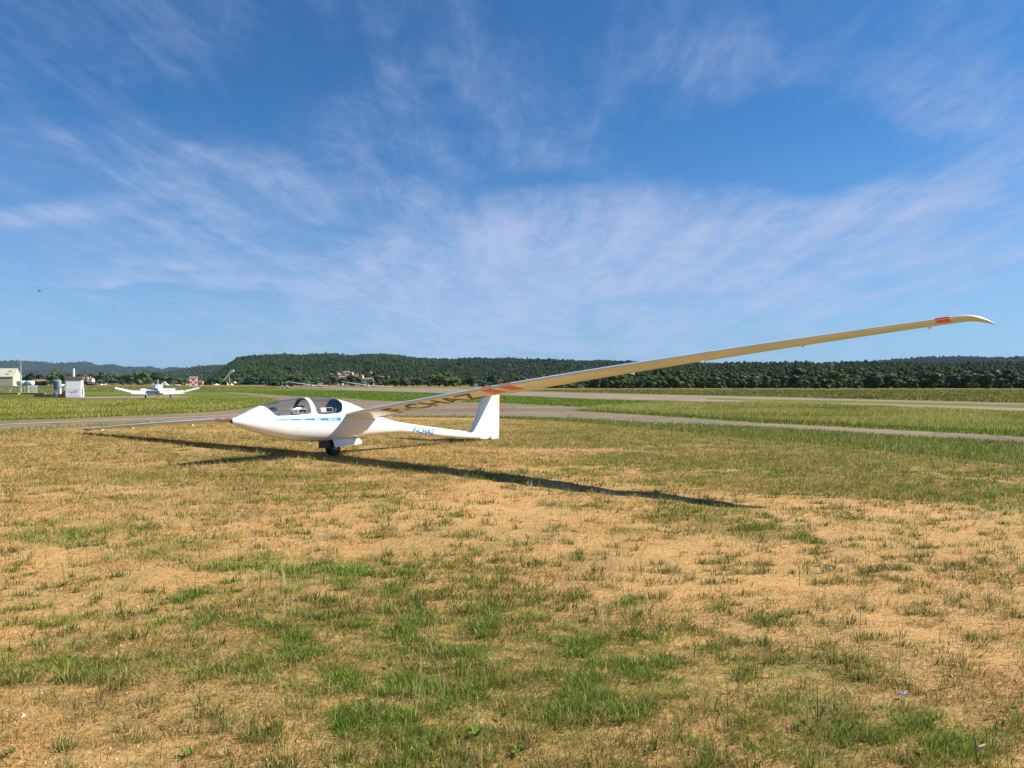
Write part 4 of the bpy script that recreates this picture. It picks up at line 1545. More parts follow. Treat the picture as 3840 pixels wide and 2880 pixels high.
def far_glider(name, label, px, py, yaw, roll, span=15.0, fin_mat=None, tail='T'):
    """parked club glider; x aft from the wheel"""
    t = thing(name, label, 'glider', at(px, py), R(yaw), 'gliders parked across the airfield')
    t.rotation_euler = (R(roll), 0, R(yaw))
    V, Fc = loft([(-2.5, .03, .62, .70), (-2.1, .20, .42, .92), (-1.3, .30, .34, 1.12), (-.5, .31, .32, 1.16), (.4, .24, .36, .98), (1.4, .13, .48, .80), (4.4, .07, .58, .74)], 16)
    mesh('fuselage', V, Fc, AIRWHITE, t, smooth=True, recalc=True)
    V, Fc = loft([(-2.0, .10, .90, .98), (-1.5, .24, .95, 1.16), (-.9, .26, 1.0, 1.24), (-.4, .20, 1.05, 1.20)], 14)
    mesh('canopy', V, Fc, mat('dark_canopy', (.05, .06, .08), .15), t, smooth=True, recalc=True)
    for sg in (1, -1):
        b = MB()
        plate_wing(b, [(sg * .2, -.40, .60, .92), (sg * span * .3, -.32, .48, 1.10), (sg * span * .5, -.14, .28, 1.28)], .17)
        b.build('wing', AIRWHITE, t)
    b = MB()
    b.prism([(3.75, -.03, .62), (4.05, -.03, 1.72), (4.55, -.03, 1.72), (4.68, -.03, .62)], (0, .06, 0))
    b.build('fin', fin_mat or AIRWHITE, t)
    b = MB()
    plate_wing(b, [(-1.25, 4.0, 4.35, 1.72), (0, 3.92, 4.42, 1.72), (1.25, 4.0, 4.35, 1.72)], .1)
    b.build('tailplane', AIRWHITE, t)
    b = MB()
    b.lathe([(-.06, .1), (-.05, .17), (.05, .17), (.06, .1)], (0, 0, .17), (0, 1, 0), 14)
    b.build('wheel', RUBBER, t)
    return t


# nose towards the camera's right side, one tip down
far_glider('glider', 'parked glider with dark canopy beside the group of people', 1168, 1453.3, 112, 6.0, 17.5)
far_glider('glider', 'parked glider standing apart, to the right of the walking people', 1376, 1454.2, 108, 6.0, 17.5)
far_glider('glider', 'glider standing on the far grass to the right of the fuel cabinet', 385, 1446.5, 92, 0.0, 18)
far_glider('glider', 'glider mostly hidden behind the fuel cabinet and the grey cover', 245, 1451.5, 60, -9.0, 18)
far_glider('glider', 'glider with red-edged fin parked behind the tow plane', 612, 1449.5, 205, -4.0, 15, mat('fin_red_white', (.72, .60, .56), .5))
g2 = far_glider('glider', 'glider whose white nose points toward the checkered box', 655, 1450.5, 192, 4.0, 13)
b = MB()
b.box((4.64, 0, 1.17), (.14, .075, 1.12))
b.build('rudder', RED_MARK, [o for o in bpy.data.objects if o.get('label', '').startswith('glider with red-edged')][0])


def person(label, px, py, top, legs, pose=0, skin=(0.45, 0.28, 0.2), hair=(0.05, 0.035, 0.025), face=0.0):
    """one continuous body grown on a skeleton; clothing by height"""
    p = at(px, py)
    S = {'hip': (0, 0, .95, .135), 'waist': (0, 0, 1.12, .125), 'chest': (0, 0, 1.32, .155), 'neck': (0, 0, 1.50, .06), 'chin': (0, -.02, 1.58, .075), 'head': (0, -.01, 1.68, .10), 'crown': (0, .0, 1.75, .06),
         'lh': (.09, 0, .90, .095), 'lk': (.10 + .03 * pose, -.04 - .10 * pose, .50, .065), 'la': (.11, .02 - .12 * pose, .09, .042), 'lt': (.12, -.14 - .14 * pose, .04, .035),
         'rh': (-.09, 0, .90, .095), 'rk': (-.10, -.02 + .08 * pose, .50, .065), 'ra': (-.11, .04 + .24 * pose, .09, .042), 'rt': (-.12, -.11 + .22 * pose, .04, .035),
         'ls': (.19, 0, 1.42, .065), 'le': (.26, .02, 1.14, .045), 'lw': (.25, -.10 - .08 * pose, .92, .034), 'lf': (.25, -.14 - .08 * pose, .83, .028),
         'rs': (-.19, 0, 1.42, .065), 're': (-.26, .03, 1.14, .045), 'rw': (-.25, -.08 + .10 * pose, .92, .034), 'rf': (-.25, -.11 + .1 * pose, .83, .028)}
    E_ = ['hip waist', 'waist chest', 'chest neck', 'neck chin', 'chin head', 'head crown', 'hip lh', 'lh lk', 'lk la', 'la lt', 'hip rh', 'rh rk', 'rk ra', 'ra rt', 'chest ls', 'ls le', 'le lw', 'lw lf', 'chest rs', 'rs re', 're rw', 'rw rf']
    ks = list(S)
    me = bpy.data.meshes.new('person')
    me.from_pydata([S[k][:3] for k in ks], [tuple(ks.index(a) for a in e.split()) for e in E_], [])
    o = link('person', me)
    o.location = p
    o.rotation_euler = (0, 0, R(face))
    o.modifiers.new('skin', 'SKIN')
    for i, k in enumerate(ks):
        me.skin_vertices[0].data[i].radius = (S[k][3], S[k][3])
    me.skin_vertices[0].data[0].use_root = True
    sb = o.modifiers.new('sub', 'SUBSURF')
    sb.levels = sb.render_levels = 1
    m = bpy.data.materials.new('clothing')
    m.use_nodes = True
    g = NT(m.node_tree)
    pr = m.node_tree.nodes['Principled BSDF']
    pr.inputs['Roughness'].default_value = .85
    sep = g.new('ShaderNodeSeparateXYZ')
    m.node_tree.links.new(g.new('ShaderNodeTexCoord').outputs['Object'], sep.inputs[0])
    z = sep.outputs[2]
    c = g.mix(g.math('GREATER_THAN', z, .08), (.05, .045, .04), legs)
    c = g.mix(g.math('GREATER_THAN', z, .93), c, top)
    c = g.mix(g.math('GREATER_THAN', z, 1.49), c, skin)
    c = g.mix(g.math('GREATER_THAN', z, 1.69), c, hair)
    g.put(pr.inputs['Base Color'], c)
    me.materials.append(m)
    tag(o, label, 'person', 'people on the airfield')


person('person in a white shirt and dark trousers, standing nearest the parked glider', 1193, 1454.3, (.70, .70, .72), (.05, .05, .06), 0, face=10)
person('person in a pale shirt standing between white shirt and orange vest', 1199.5, 1454.0, (.60, .62, .58), (.25, .24, .22), 0, face=-20)
person('person in an orange top walking beside the glider wing', 1207, 1454.6, (.70, .22, .03), (.06, .05, .05), 1, face=70)
person('person in dark clothes standing alone behind the lowered wing tip', 1234.5, 1453.4, (.05, .08, .05), (.10, .10, .11), 0, face=30)
person('person in a white top with bare legs walking off the wing tip', 1268.5, 1453.8, (.72, .70, .68), (.45, .28, .2), .5, face=0)
person('person in a pale blue shirt and grey trousers, rightmost of the walkers', 1281.5, 1455.0, (.42, .48, .55), (.30, .33, .38), .6, face=-10)
person('person in a white shirt right behind the other', 1285.5, 1454.2, (.70, .72, .70), (.25, .27, .32), 0, face=40)
person('person standing alone beside the wing of the second parked glider', 1401, 1453.2, (.62, .60, .58), (.12, .12, .13), 0, face=15)


def golf_cart():
    t = thing('golf_cart', 'white golf cart with flat roof on the airfield beside the runway', 'golf cart', at(1067.5, 1454.6), R(8))
    W_ = AIRWHITE
    b = MB()
    b.prism([(-1.15, -.58, .32), (-1.15, -.58, .80), (-.55, -.58, .84), (-.45, -.58, .42), (.35, -.58, .40), (.55, -.58, .85), (1.15, -.58, .66), (1.2, -.58, .34)], (0, 1.16, 0))
    b.build('body', W_, t, bevel=.05)
    b = MB()
    b.box((-.1, 0, 1.86), (1.9, 1.2, .08))
    b.build('roof', W_, t, bevel=.03)
    for x in (-.9, .62):
        for y in (-.52, .52):
            b = MB()
            b.tube([(x, y, .75), (x - .02, y, 1.84)], .022, 6)
            b.build('roof_post', GALV, t)
    b = MB()
    b.box((-.35, 0, .86), (.5, 1.05, .14))
    b.box((-.62, 0, 1.1), (.1, 1.05, .45))
    b.build('seat', BLACKMATTE, t)
    for x in (-.78, .80):
        for y in (-.52, .52):
            b = MB()
            b.lathe([(-.1, .12), (-.09, .22), (.09, .22), (.1, .12)], (x, y, .22), (0, 1, 0), 16)
            b.build('wheel', RUBBER, t)
    b = MB()
    b.prism([(.55, -.5, .86), (.45, -.5, 1.78), (.47, -.5, 1.78), (.58, -.5, .86)], (0, 1.0, 0))
    b.build('windscreen', glass_mat('cart_windscreen'), t)


golf_cart()


def box_sign():
    t = thing('checkered_box', 'red and white checkered control box on the grass behind the tow plane', 'marker', at(725.5, 1452.3), R(21))
    w, h = 2.9, 3.7
    b = MB()
    b.box((0, 0, .35 + h * .42), (w, 2.0, h * .84))
    b.build('body', AIRWHITE, t)
    b = MB()
    b.prism([(-w / 2 - .05, -1.05, .35 + h * .84), (-w / 2 - .05, 1.05, .35 + h * .84), (-w / 2 - .05, 1.05, h + .45), (-w / 2 - .05, -1.0, h + .40)], (w + .1, 0, 0))
    b.build('roof', CREAM, t)
    b = MB()
    b.box((0, -1.06, h * .955), (w * .8, .04, .34))
    b.build('roof_window', mat('roof_window_brown', (.25, .2, .15), .7), t)  # plain brown strip across the roof front
    q = w / 3.4
    for i in range(3):
        for j in range(3):
            if (i + j) % 2:
                b = MB()
                b.box(((i - 1) * q * 1.13, -1.012, .62 + (j + .5) * .88), (q * 1.13, .02, .88))
                b.build('red_square', RED_MARK, t)
    b = MB()
    for x in (-.9, .9):
        b.lathe([(-.1, .15), (-.1, .3), (.1, .3), (.1, .15)], (x, -.7, .3), (0, 1, 0), 14)
    b.build('wheel', RUBBER, t)


box_sign()


def fuel_point():
    # cabinet
    p = at(275, 1491.2)
    t = thing('fuel_cabinet', 'tall white fuel cabinet with dark roof band and coloured emblem', 'fuel cabinet', p, R(22))
    w, d, h = 1.62, 1.5, 2.03
    b = MB()
    b.box((0, d / 2, .04 + h / 2), (w, d, h))
    b.build('body', mat('cabinet_white', (.62, .64, .62), .5, vary=.05), t, bevel=.02)
    b = MB()
    b.box((.03, d / 2, .05 + h + .17), (w + .22, d + .25, .33))
    b.build('roof', mat('roof_band_brown', (.13, .10, .09), .7), t, bevel=.02)
    b = MB()
    b.box((-.03, -.012, .48), (w * .88, .025, .84))
    pan = b.build('sign_panel', mat('sign_white', (.60, .63, .68), .5), t)
    b = MB()
    b.box((-.03, -.012, 1.43), (w * .88, .025, .98))
    b.build('door', mat('door_white', (.64, .66, .63), .5), t)
    # emblem: a swoosh from red to blue with a small green tail
    def stroke(name, pts, wd, m):
        V, Fc = [], []
        for i, (x, z) in enumerate(pts):
            a, c = Vector(pts[max(i - 1, 0)]), Vector(pts[min(i + 1, len(pts) - 1)])
            tt = (c - a).normalized()
            ww = wd * (0.55 + 0.45 * math.sin(math.pi * (i + .5) / len(pts)))
            V += [(x - tt.y * ww, -.030, z + tt.x * ww), (x + tt.y * ww, -.030, z - tt.x * ww)]
        for i in range(len(pts) - 1):
            Fc.append((2 * i, 2 * i + 1, 2 * i + 3, 2 * i + 2))
        mesh(name, V, Fc, m, pan)
    R_, B_ = mat('emblem_red', (.72, .03, .04), .5), mat('emblem_blue', (.02, .16, .62), .5)
    stroke('emblem_red', [(-.55, .66), (-.38, .66), (-.2, .64), (-.02, .62), (.14, .62)], .045, R_)
    stroke('emblem_red', [(-.28, .60), (-.24, .52), (-.16, .44)], .03, R_)
    stroke('emblem_blue', [(-.04, .74), (.12, .79), (.28, .77), (.36, .68), (.30, .60), (.16, .585)], .05, B_)
    stroke('emblem_green', [(-.04, .43), (.10, .42), (.26, .47)], .022, mat('emblem_green', (.30, .55, .10), .5))
    text_mesh('lettering', 'TotalEnergies', lambda a, c: (-.56 + 1.05 * a, -.030, .20 + .10 * c), mat('lettering_grey', (.25, .25, .3), .6), pan, cuts=(1, 1))
    b = MB()
    b.box((w / 2 + .10, .35, .56), (.20, .5, 1.06))
    sp = b.build('side_panel', AIRWHITE, t, bevel=.01)
    for k in range(5):
        b = MB()
        b.box((w / 2 + .10, .09, .30 + k * .16), (.07, .02, .08))
        b.build('mark', BLACKMATTE, sp)
    b = MB()
    b.tube([(-.10, .9, 2.35), (-.10, .9, 3.33)], .125, 14)
    b.build('vent_pipe', AIRWHITE, t)
    # grey cover over the pump, on its white pedestal
    p = at(215, 1489.5)
    t = thing('fuel_pump', 'fuel pump under a dark grey cover on white legs', 'fuel pump', p, 0)
    b = MB()
    for x in (-.28, .30):
        b.box((x, 0, .55), (.16, .3, 1.1))
    b.box((.02, .1, .2), (.9, .5, .35))
    b.build('leg', AIRWHITE, t)
    V, Fc = [], []
    rr = random.Random(3)
    n = 18
    prof = [(1.02, .30), (1.10, .40), (1.35, .43), (1.7, .44), (1.95, .42), (2.05, .32), (2.08, .12)]
    for z, r_ in prof:
        for k in range(n):
            a = math.tau * k / n
            f = r_ * (1 + .10 * math.sin(a * 5 + z * 3) * (1 if z < 1.9 else .3))
            V.append((f * math.copysign(abs(math.cos(a)) ** .6, math.cos(a)), .7 * f * math.sin(a), z - (.16 if z < 1.2 and k % 6 < 3 else 0)))
    Fc = [(i * n + k, i * n + (k + 1) % n, (i + 1) * n + (k + 1) % n, (i + 1) * n + k) for i in range(len(prof) - 1) for k in range(n)] + [tuple((len(prof) - 1) * n + k for k in range(n))]
    mesh('cover', V, Fc, GREYCLOTH, t, smooth=True)
    # orange ramp-shaped box
    p = at(233, 1489.6)
    b = MB()
    b.prism([(-.34, 0, 0), (.36, 0, 0), (.36, 0, .86), (.20, 0, .74), (-.30, 0, .24)], (0, .5, 0))
    o = b.build('orange_cover', mat('orange_plastic', (.58, .12, .03), .6, vary=.15), None, bevel=.02)
    o.location = p
    tag(o, 'orange sloping cover leaning beside the fuel cabinet', 'cover')
    # low wall behind
    p0, p1 = at(145, 1487.5), at(208, 1488.5)
    o = MB().box(((p0.x + p1.x) / 2, (p0.y + p1.y) / 2 + .5, .14), ((p1 - p0).length, .5, .28)).build('low_wall', mat('weathered_stone', (.20, .16, .12), .9, vary=.3, vscale=2), None)
    tag(o, 'low weathered bund wall beside the fuel pump', 'wall')


fuel_point()


def fence_panel(name, label, p0, p1, h, n, m, cat, group=None, mesh_fill=None, post=.06):
    t = thing(name, label, cat, p0, math.atan2(p1.y - p0.y, p1.x - p0.x), group)
    L = (p1 - p0).length
    for z in (.12 * h, .96 * h):
        b = MB()
        b.box((L / 2, 0, z), (L, .04, .05))
        b.build('rail', m, t)
    for x in (0, L):
        b = MB()
        b.box((x, 0, h / 2), (post, post, h))
        b.build('post', m, t)
    for k in range(n):
        b = MB()
        b.box((L * (k + .5) / n, 0, h * .54), (.05, .03, h * .84))
        b.build('picket', m, t)
    if mesh_fill:
        for k in range(6):
            b = MB()
            b.box((L / 2, .01, h * (.2 + .13 * k)), (L, .02, .025))
            b.build('wire', mesh_fill, t)
    return t


fence_panel('gate', 'white picket gate panel in front of the hangar', at(91, 1479), at(104, 1479), 1.30, 2, AIRWHITE, 'gate')
fence_panel('fence', 'white picket fence right of the gate', at(105, 1479), at(138, 1477.5), 1.28, 8, AIRWHITE, 'fence')
fence_panel('fence', 'grey wire fence with thin posts below the hangar', at(-60, 1477), at(56, 1477.5), 1.25, 7, GALV, 'fence', mesh_fill=GALV)
fence_panel('fence', 'green wire mesh fence between picket fence and fuel pump', at(140, 1479), at(198, 1481), 1.25, 4, GREENMESH, 'fence', mesh_fill=GREENMESH)
fence_panel('fence', 'white picket barrier behind the fuel pump', at(200, 1483), at(243, 1483), 1.25, 7, AIRWHITE, 'fence')
for px, w, lab in ((24, 3.6, 'long tan plank kerb at the fence foot below the hangar'), (126, 3.4, 'tan plank kerb at the foot of the white picket fence')):
    o = MB().box((0, 0, .13), (w, .3, .26)).build('kerb_board', TANWOOD, None, bevel=.01)
    o.location = at(px, 1479.6)
    tag(o, lab, 'board')
# barrier stand and wind meter
t = thing('barrier_stand', 'dark metal stand with a white notice board beside the fence', 'stand', at(62, 1478.5))
b = MB()
for x in (-.2, .2):
    b.tube([(x, 0, 0), (x * .8, 0, 1.25)], .025, 6)
b.tube([(-.45, 0, 1.05), (.45, 0, 1.05)], .025, 6)
b.build('frame', DARK, t)
b = MB()
b.box((.28, -.04, .82), (.42, .03, .34))
b.build('board', AIRWHITE, t)
b = MB()
b.box((-.9, -.04, .95), (.36, .03, .28))
b.box((-.9, 0, .42), (.03, .03, .84))
b.build('notice', AIRWHITE, t)
# lamp mast
t = thing('lamp_mast', 'tall thin grey lamp mast beside the hangar', 'mast', at(78, 1474.5))
b = MB()
b.tube([(0, 0, 0), (0, 0, 5.2)], [.09, .055], 8)
b.build('pole', GALV, t)
b = MB()
b.box((.05, 0, 5.22), (.25, .12, .08))
b.build('lamp_head', GALV, t)
# white tank trailer
t = thing('white_trailer', 'white rounded trailer parked between hangar and trees', 'trailer', at(96, 1451.5), R(3))
for x in (-1.6, 1.6):
    b = MB()
    V, Fc = loft([(x - 1.5, .9, .9, 2.3), (x - 1.2, 1.1, .7, 2.6), (x + 1.2, 1.1, .7, 2.6), (x + 1.5, .9, .9, 2.3)], 14, 4)
    mesh('body', V, Fc, AIRWHITE, t, smooth=True, recalc=True)
for x in (-1.5, 1.8):
    b = MB()
    b.lathe([(-.15, .2), (-.15, .38), (.15, .38), (.15, .2)], (x, -.8, .38), (0, 1, 0), 14)
    b.build('wheel', RUBBER, t)
b = MB()
b.box((0, 0, .66), (6.2, 1.4, .12))
b.build('chassis', DARK, t)


def hangar():
    p = at(47, 1448.2)
    Y = p.y
    k = Y / F_PX
    t = thing('hangar', 'cream metal hangar with sliding doors at the edge of the photo', 'hangar', p, R(19))
    e, r, L, dp = 36 * k, 66 * k, 300 * k, 26 * k
    # front wall (towards the viewer), gable on the right
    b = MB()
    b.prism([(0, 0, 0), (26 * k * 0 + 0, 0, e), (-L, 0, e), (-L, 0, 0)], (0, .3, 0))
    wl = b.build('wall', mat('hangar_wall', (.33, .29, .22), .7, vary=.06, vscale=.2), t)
    D = 15.0
    b = MB()
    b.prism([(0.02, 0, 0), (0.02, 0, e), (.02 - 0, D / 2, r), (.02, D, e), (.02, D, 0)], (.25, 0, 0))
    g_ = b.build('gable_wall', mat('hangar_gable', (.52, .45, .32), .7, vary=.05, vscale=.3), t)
    b = MB()
    for y0, z0, y1, z1 in ((-.5, e - .25, D / 2, r), (D + .5, e - .25, D / 2, r)):
        b.add([(.5, y0, z0), (-L, y0, z0), (-L, y1, z1), (.5, y1, z1), (.5, y0, z0 + .25), (-L, y0, z0 + .25), (-L, y1, z1 + .25), (.5, y1, z1 + .25)],
              [(0, 1, 2, 3), (4, 7, 6, 5), (0, 4, 5, 1), (1, 5, 6, 2), (2, 6, 7, 3), (3, 7, 4, 0)])
    rf = b.build('roof', mat('hangar_roof', (.42, .38, .30), .6, vary=.05, vscale=.2), t)
    for x, y in ((-16 * k, .62), (-20 * k, .28)):
        b = MB()
        yy = -.5 + (D / 2 + .5) * y
        b.box((x, yy, e - .25 + (r - e + .25) * y + .40), (11 * k, .9, .12), Matrix.Rotation(math.atan2(r - e, D / 2), 3, 'X'))
        b.build('roof_light', mat('roof_light_brown', (.25, .19, .12), .6), rf)
    for j in range(4):
        b = MB()
        b.box((.30, 1.6 + j * 3.2, e * .45), (.06, .25, e * .9))
        b.build('rib', mat('hangar_rib', (.55, .40, .24), .7), g_)
    for j in range(6):
        b = MB()
        b.box((-3.2 - 6.3 * j, -.08, e * .48), (6.0, .12, e * .93))
        b.build('sliding_door', mat('hangar_door', (.36, .31, .23), .7, vary=.06, vscale=.3), t)


hangar()


def house(label, px, base, Y, wpx, hpx, rpx, wall, rot=0, roof=None, group=None, hip=True, name='house', cat='house', chimney=False, windows=0, z0=None):
    """simple house: plan wpx wide in the photo at distance Y, walls hpx high, roof rpx"""
    k = Y / F_PX
    p = up(px, base, Y)
    t = thing(name, label, cat, p, R(rot), group)
    w, d, h, r = wpx * k, max(wpx * k * .7, 3), hpx * k, rpx * k
    b = MB()
    b.box((0, 0, h / 2 - 1), (w, d, h + 2))
    wl = b.build('wall', wall, t)
    if r > 0:
        o_ = .06 * w
        x, y = w / 2 + o_, d / 2 + o_
        q = .45 * w if hip else x
        b = MB()
        rz = Vector((0, 0, h))
        pts = [(-x, -y, h), (x, -y, h), (x, y, h), (-x, y, h), (-q + (x - q) * 0, 0, h + r), (q, 0, h + r)]
        if hip:
            pts[4], pts[5] = (-x * .45, 0, h + r), (x * .45, 0, h + r)
        b.add(pts, [(0, 1, 5, 4), (2, 3, 4, 5), (1, 2, 5), (3, 0, 4), (3, 2, 1, 0)])
        rf = b.build('roof', roof or TANROOF, t)
        if chimney:
            b = MB()
            b.box((-w * .3, 0, h + r * .9), (w * .10, w * .10, r * 1.6))
            b.build('chimney', wall, rf)
    for j in range(windows):
        b = MB()
        b.box((-w * .3 + w * .6 * j / max(1, windows - 1), -d / 2 - .05, h * .55), (w * .1, .15, h * .25))
        b.build('window', DARKWIN, wl)
    return t


# village on the hillside
rv = random.Random(8)
spots = [(1243, 1409, 12, 7, 3), (1252, 1416, 10, 6, 3), (1276, 1413, 13, 7, 3), (1290, 1403, 14, 7, 3), (1303, 1400, 13, 7, 3), (1318, 1404, 15, 8, 3), (1283, 1421, 14, 8, 3),
         (1300, 1413, 15, 7, 3), (1313, 1421, 16, 7, 3), (1330, 1416, 14, 7, 3), (1339, 1409, 11, 6, 3), (1296, 1423, 13, 6, 2), (1326, 1424, 14, 6, 3), (1348, 1426, 12, 9, 3),
         (1268, 1404, 9, 5, 2), (1374, 1426, 16, 5, 3), (1392, 1424, 18, 5, 3), (1406, 1419, 14, 5, 3), (1437, 1416, 12, 4, 2), (1456, 1417, 9, 4, 2), (1449, 1406, 10, 3, 2), (1390, 1395, 7, 2, 1), (1522, 1421, 10, 4, 2), (1540, 1419, 12, 4, 2), (1612, 1417, 10, 3, 2), (1675, 1422, 12, 4, 3), (1710, 1428, 10, 4, 3), (1723, 1404, 7, 2, 1.5)]
for i, (px, base, w, h, r) in enumerate(spots):
    house('small ochre house with tiled roof in the hill village', px, base, 900 - (base - 1395) * 6, w * 1.0, h * .85, r * 1.1, PLASTER[rv.randrange(4)], rv.uniform(-25, 25),
          mat('village_roof', (.36, .22, .14), .85, vary=.2, vscale=.4), 'houses of the hill village', hip=rv.random() < .5)
t = house('tall square ochre tower at the edge of the hill village', 1358, 1428, 790, 9.5, 21, 2, PLASTER[0], -20, None, None, True, 'tower', 'tower', windows=2)
house('single pale house near the top of the centre hill', 966, 1343, 1450, 9, 4, 2, PLASTER[2], 10)
house('lone cream house on the ridge under the raised wing', 3122, 1372, 640, 15, 6, 2.5, PLASTER[2], 10)
house('long low house with red hipped roof behind the parked glider wing', 150, 1434, 560, 50, 4, 8, PLASTER[1], 2)
for bx, bh in ((124, 3.2), (134, 2.8), (145, 3.0), (157, 2.9), (168, 3.3), (178, 3.6), (336, 2.4), (346, 2.2), (355, 2.6)):
    tree(0, at(bx, 1446.0), 5.5, bh, 'low bush in front of the red roofed houses', 'bushes in front of the red roofed houses', 'bush', 'bush')
house('white house with red roof and chimney right of the fuel cabinet', 343, 1431, 540, 15, 9, 7, mat('house_white', (.72, .66, .56), .9), -8, chimney=True)
house('small house with red roof among the trees beside the fuel cabinet', 328, 1422, 620, 8, 6, 4, PLASTER[1], 5)
house('tiny ochre shed half hidden below the row of trees', 119, 1436, 500, 8, 3, 2, PLASTER[0], 5)
house('broad pale house with flat tan roof behind the parked gliders', 675, 1440, 700, 46, 8, 7, PLASTER[2], 4)
house('pink house with tiled roof to the right of the checkered box', 752, 1440, 640, 24, 7, 6, PLASTER[1], -5)
house('dark roofed shed beyond the yellow marker', 787, 1440, 640, 20, 4, 5, mat('shed_dark', (.08, .08, .09), .8), 3, mat('slate_dark', (.10, .10, .11), .8))
house('white flat shed with blue-grey side by the light green tree', 1702, 1445, 420, 24, 7, 1.5, mat('shed_white', (.62, .66, .70), .6), 5, AIRWHITE, None, False, 'shed', 'shed')
house('long white factory shed with raised end at the field edge', 1782, 1447, 400, 44, 6.5, .8, AIRWHITE, 4, AIRWHITE, None, False, 'factory_shed', 'shed')
house('short taller end building of the white factory shed', 1762, 1447, 398, 14, 9, 3, AIRWHITE, 4, AIRWHITE, None, False, 'factory_shed', 'shed')

# inclined gravel conveyor and sand heaps
Yq = 590
t = thing('gravel_conveyor', 'long pale inclined gravel conveyor rising above the trees', 'conveyor', up(836, 1432, Yq))
a, c = up(836, 1430, Yq) - t.location, up(868, 1392, Yq) - t.location
b = MB()
b.tube([a, a + (c - a) * .5, c], [.5, .55, .75], 6)
b.build('belt_bridge', mat('conveyor_pale', (.80, .78, .72), .8), t)
b = MB()
b.box(tuple(c + Vector((.6, 0, -.3))), (2.6, 1.3, 1.2), Matrix.Rotation(R(-30), 3, 'Y'))
b.build('drive_head', mat('conveyor_pale', (.80, .78, .72), .8), t)
for f_ in (.35, .7):
    q = a + (c - a) * f_
    b = MB()
    b.tube([(q.x + .5, 0, -1), tuple(q)], .18, 6)
    b.build('trestle', GALV, t)


def heap(label, px, base, Y, w, h):
    k = Y / F_PX
    V, Fc = [(0, 0, h * k)], []
    n = 14
    for j, (rr_, zz) in enumerate(((.35, .62), (.7, .25), (1.0, -.1))):
        for i in range(n):
            a_ = math.tau * i / n
            q = w * k / 2 * rr_ * (1 + .15 * math.sin(3 * a_ + px))
            V.append((q * math.cos(a_), q * math.sin(a_), h * k * zz))
    Fc = [(0, 1 + i, 1 + (i + 1) % n) for i in range(n)] + [(1 + j * n + i, 1 + j * n + n + i, 1 + j * n + n + (i + 1) % n, 1 + j * n + (i + 1) % n) for j in range(2) for i in range(n)]
    o = mesh('sand_heap', V, Fc, mat('sand', (.55, .44, .27), .95, vary=.15, vscale=.3), None, smooth=True)
    o.location = up(px, base, Y)
    tag(o, label, 'heap', 'sand heaps of the gravel works')


heap('widest pale sand heap of the gravel works', 812, 1443.5, 560, 26, 6)
heap('steep pale sand heap directly below the conveyor', 853, 1443.5, 570, 11, 11)
heap('sand heap with reddish top right of the conveyor', 868, 1443.5, 560, 18, 7)
heap('high grey sand heap behind the right end of the gravel works', 881, 1436, 600, 14, 8)
# green van behind the tow plane
t = thing('van', 'white van with bright green roof behind the tow plane', 'van', at(603, 1448.5), R(4))
k = t.location.y / F_PX
b = MB()
b.prism([(-23 * k, -1.1, .5), (-23 * k, -1.1, 17 * k), (16 * k, -1.1, 17 * k), (22 * k, -1.1, 9 * k), (27 * k, -1.1, 7 * k), (27 * k, -1.1, .5)], (0, 2.2, 0))
b.build('body', mat('van_pale_green', (.45, .58, .50), .4), t, bevel=.1)
b = MB()
b.box((-3.5 * k, -.05, 14.5 * k), (38 * k, 2.32, 6 * k))
b.build('roof', mat('van_green', (.02, .30, .06), .5), t, bevel=.08)
b = MB()
b.box((17.8 * k, -.02, 12 * k), (5 * k, 2.26, 3.5 * k))
b.build('window', DARKWIN, t)
for x in (-15 * k, 18 * k):
    b = MB()
    b.lathe([(-.12, .2), (-.12, .4), (.12, .4), (.12, .2)], (x, -1.05, .4), (0, 1, 0), 14)
    b.build('wheel', RUBBER, t)
# yellow marker
b = MB()
b.prism([(-.42, 0, 0), (.42, 0, 0), (.30, 0, .52), (-.25, 0, .60)], (0, .4, 0))
o = b.build('field_marker', mat('marker_yellow', (.80, .62, .06), .6), None, bevel=.03)
o.location = at(749.5, 1449.6)
tag(o, 'small bright yellow field marker next to the checkered box', 'marker')
# bird high up on the left
t = thing('bird', 'tiny dark bird gliding in the sky above the hangar', 'bird', up(147, 1091, 70), R(20))
V, Fc = loft([(-.16, .01, -.01, .01), (-.10, .03, -.03, .03), (.02, .04, -.04, .035), (.14, .02, -.015, .02), (.24, .04, -.004, .008)], 10)
V2 = [(-.06, 0, .01), (.06, 0, .01), (.05, .22, .05), (-.05, .22, .05), (.03, .42, -.02), (0, -.0, .0), (.05, -.22, .05), (-.05, -.22, .05), (.03, -.42, -.02)]
mesh('body', V + V2, Fc + [tuple(i + len(V) for i in f) for f in ((0, 1, 2, 3), (3, 2, 4), (1, 0, 7, 6), (6, 7, 8))], mat('bird_dark', (.03, .03, .035), .8), t)


# ------------------------------------------------------------------ grass
def grass_material(name, rough=0.8):
    m = bpy.data.materials.new(name)
    m.use_nodes = True
    g = NT(m.node_tree)
    p = m.node_tree.nodes['Principled BSDF']
    p.inputs['Roughness'].default_value = rough
    p.inputs['Specular IOR Level'].default_value = 0.2
    a = g.new('ShaderNodeVertexColor')
    a.layer_name = 'tint'
    m.node_tree.links.new(a.outputs[0], p.inputs['Base Color'])
    tr = g.new('ShaderNodeBsdfTranslucent')
    m.node_tree.links.new(a.outputs[0], tr.inputs[0])
    ms = g.new('ShaderNodeMixShader')
    ms.inputs[0].default_value = 0.35
    out = m.node_tree.nodes['Material Output']
    m.node_tree.links.new(p.outputs[0], ms.inputs[1])
    m.node_tree.links.new(tr.outputs[0], ms.inputs[2])
    m.node_tree.links.new(ms.outputs[0], out.inputs[0])
    return m


GRASS = grass_material('grass_blades')


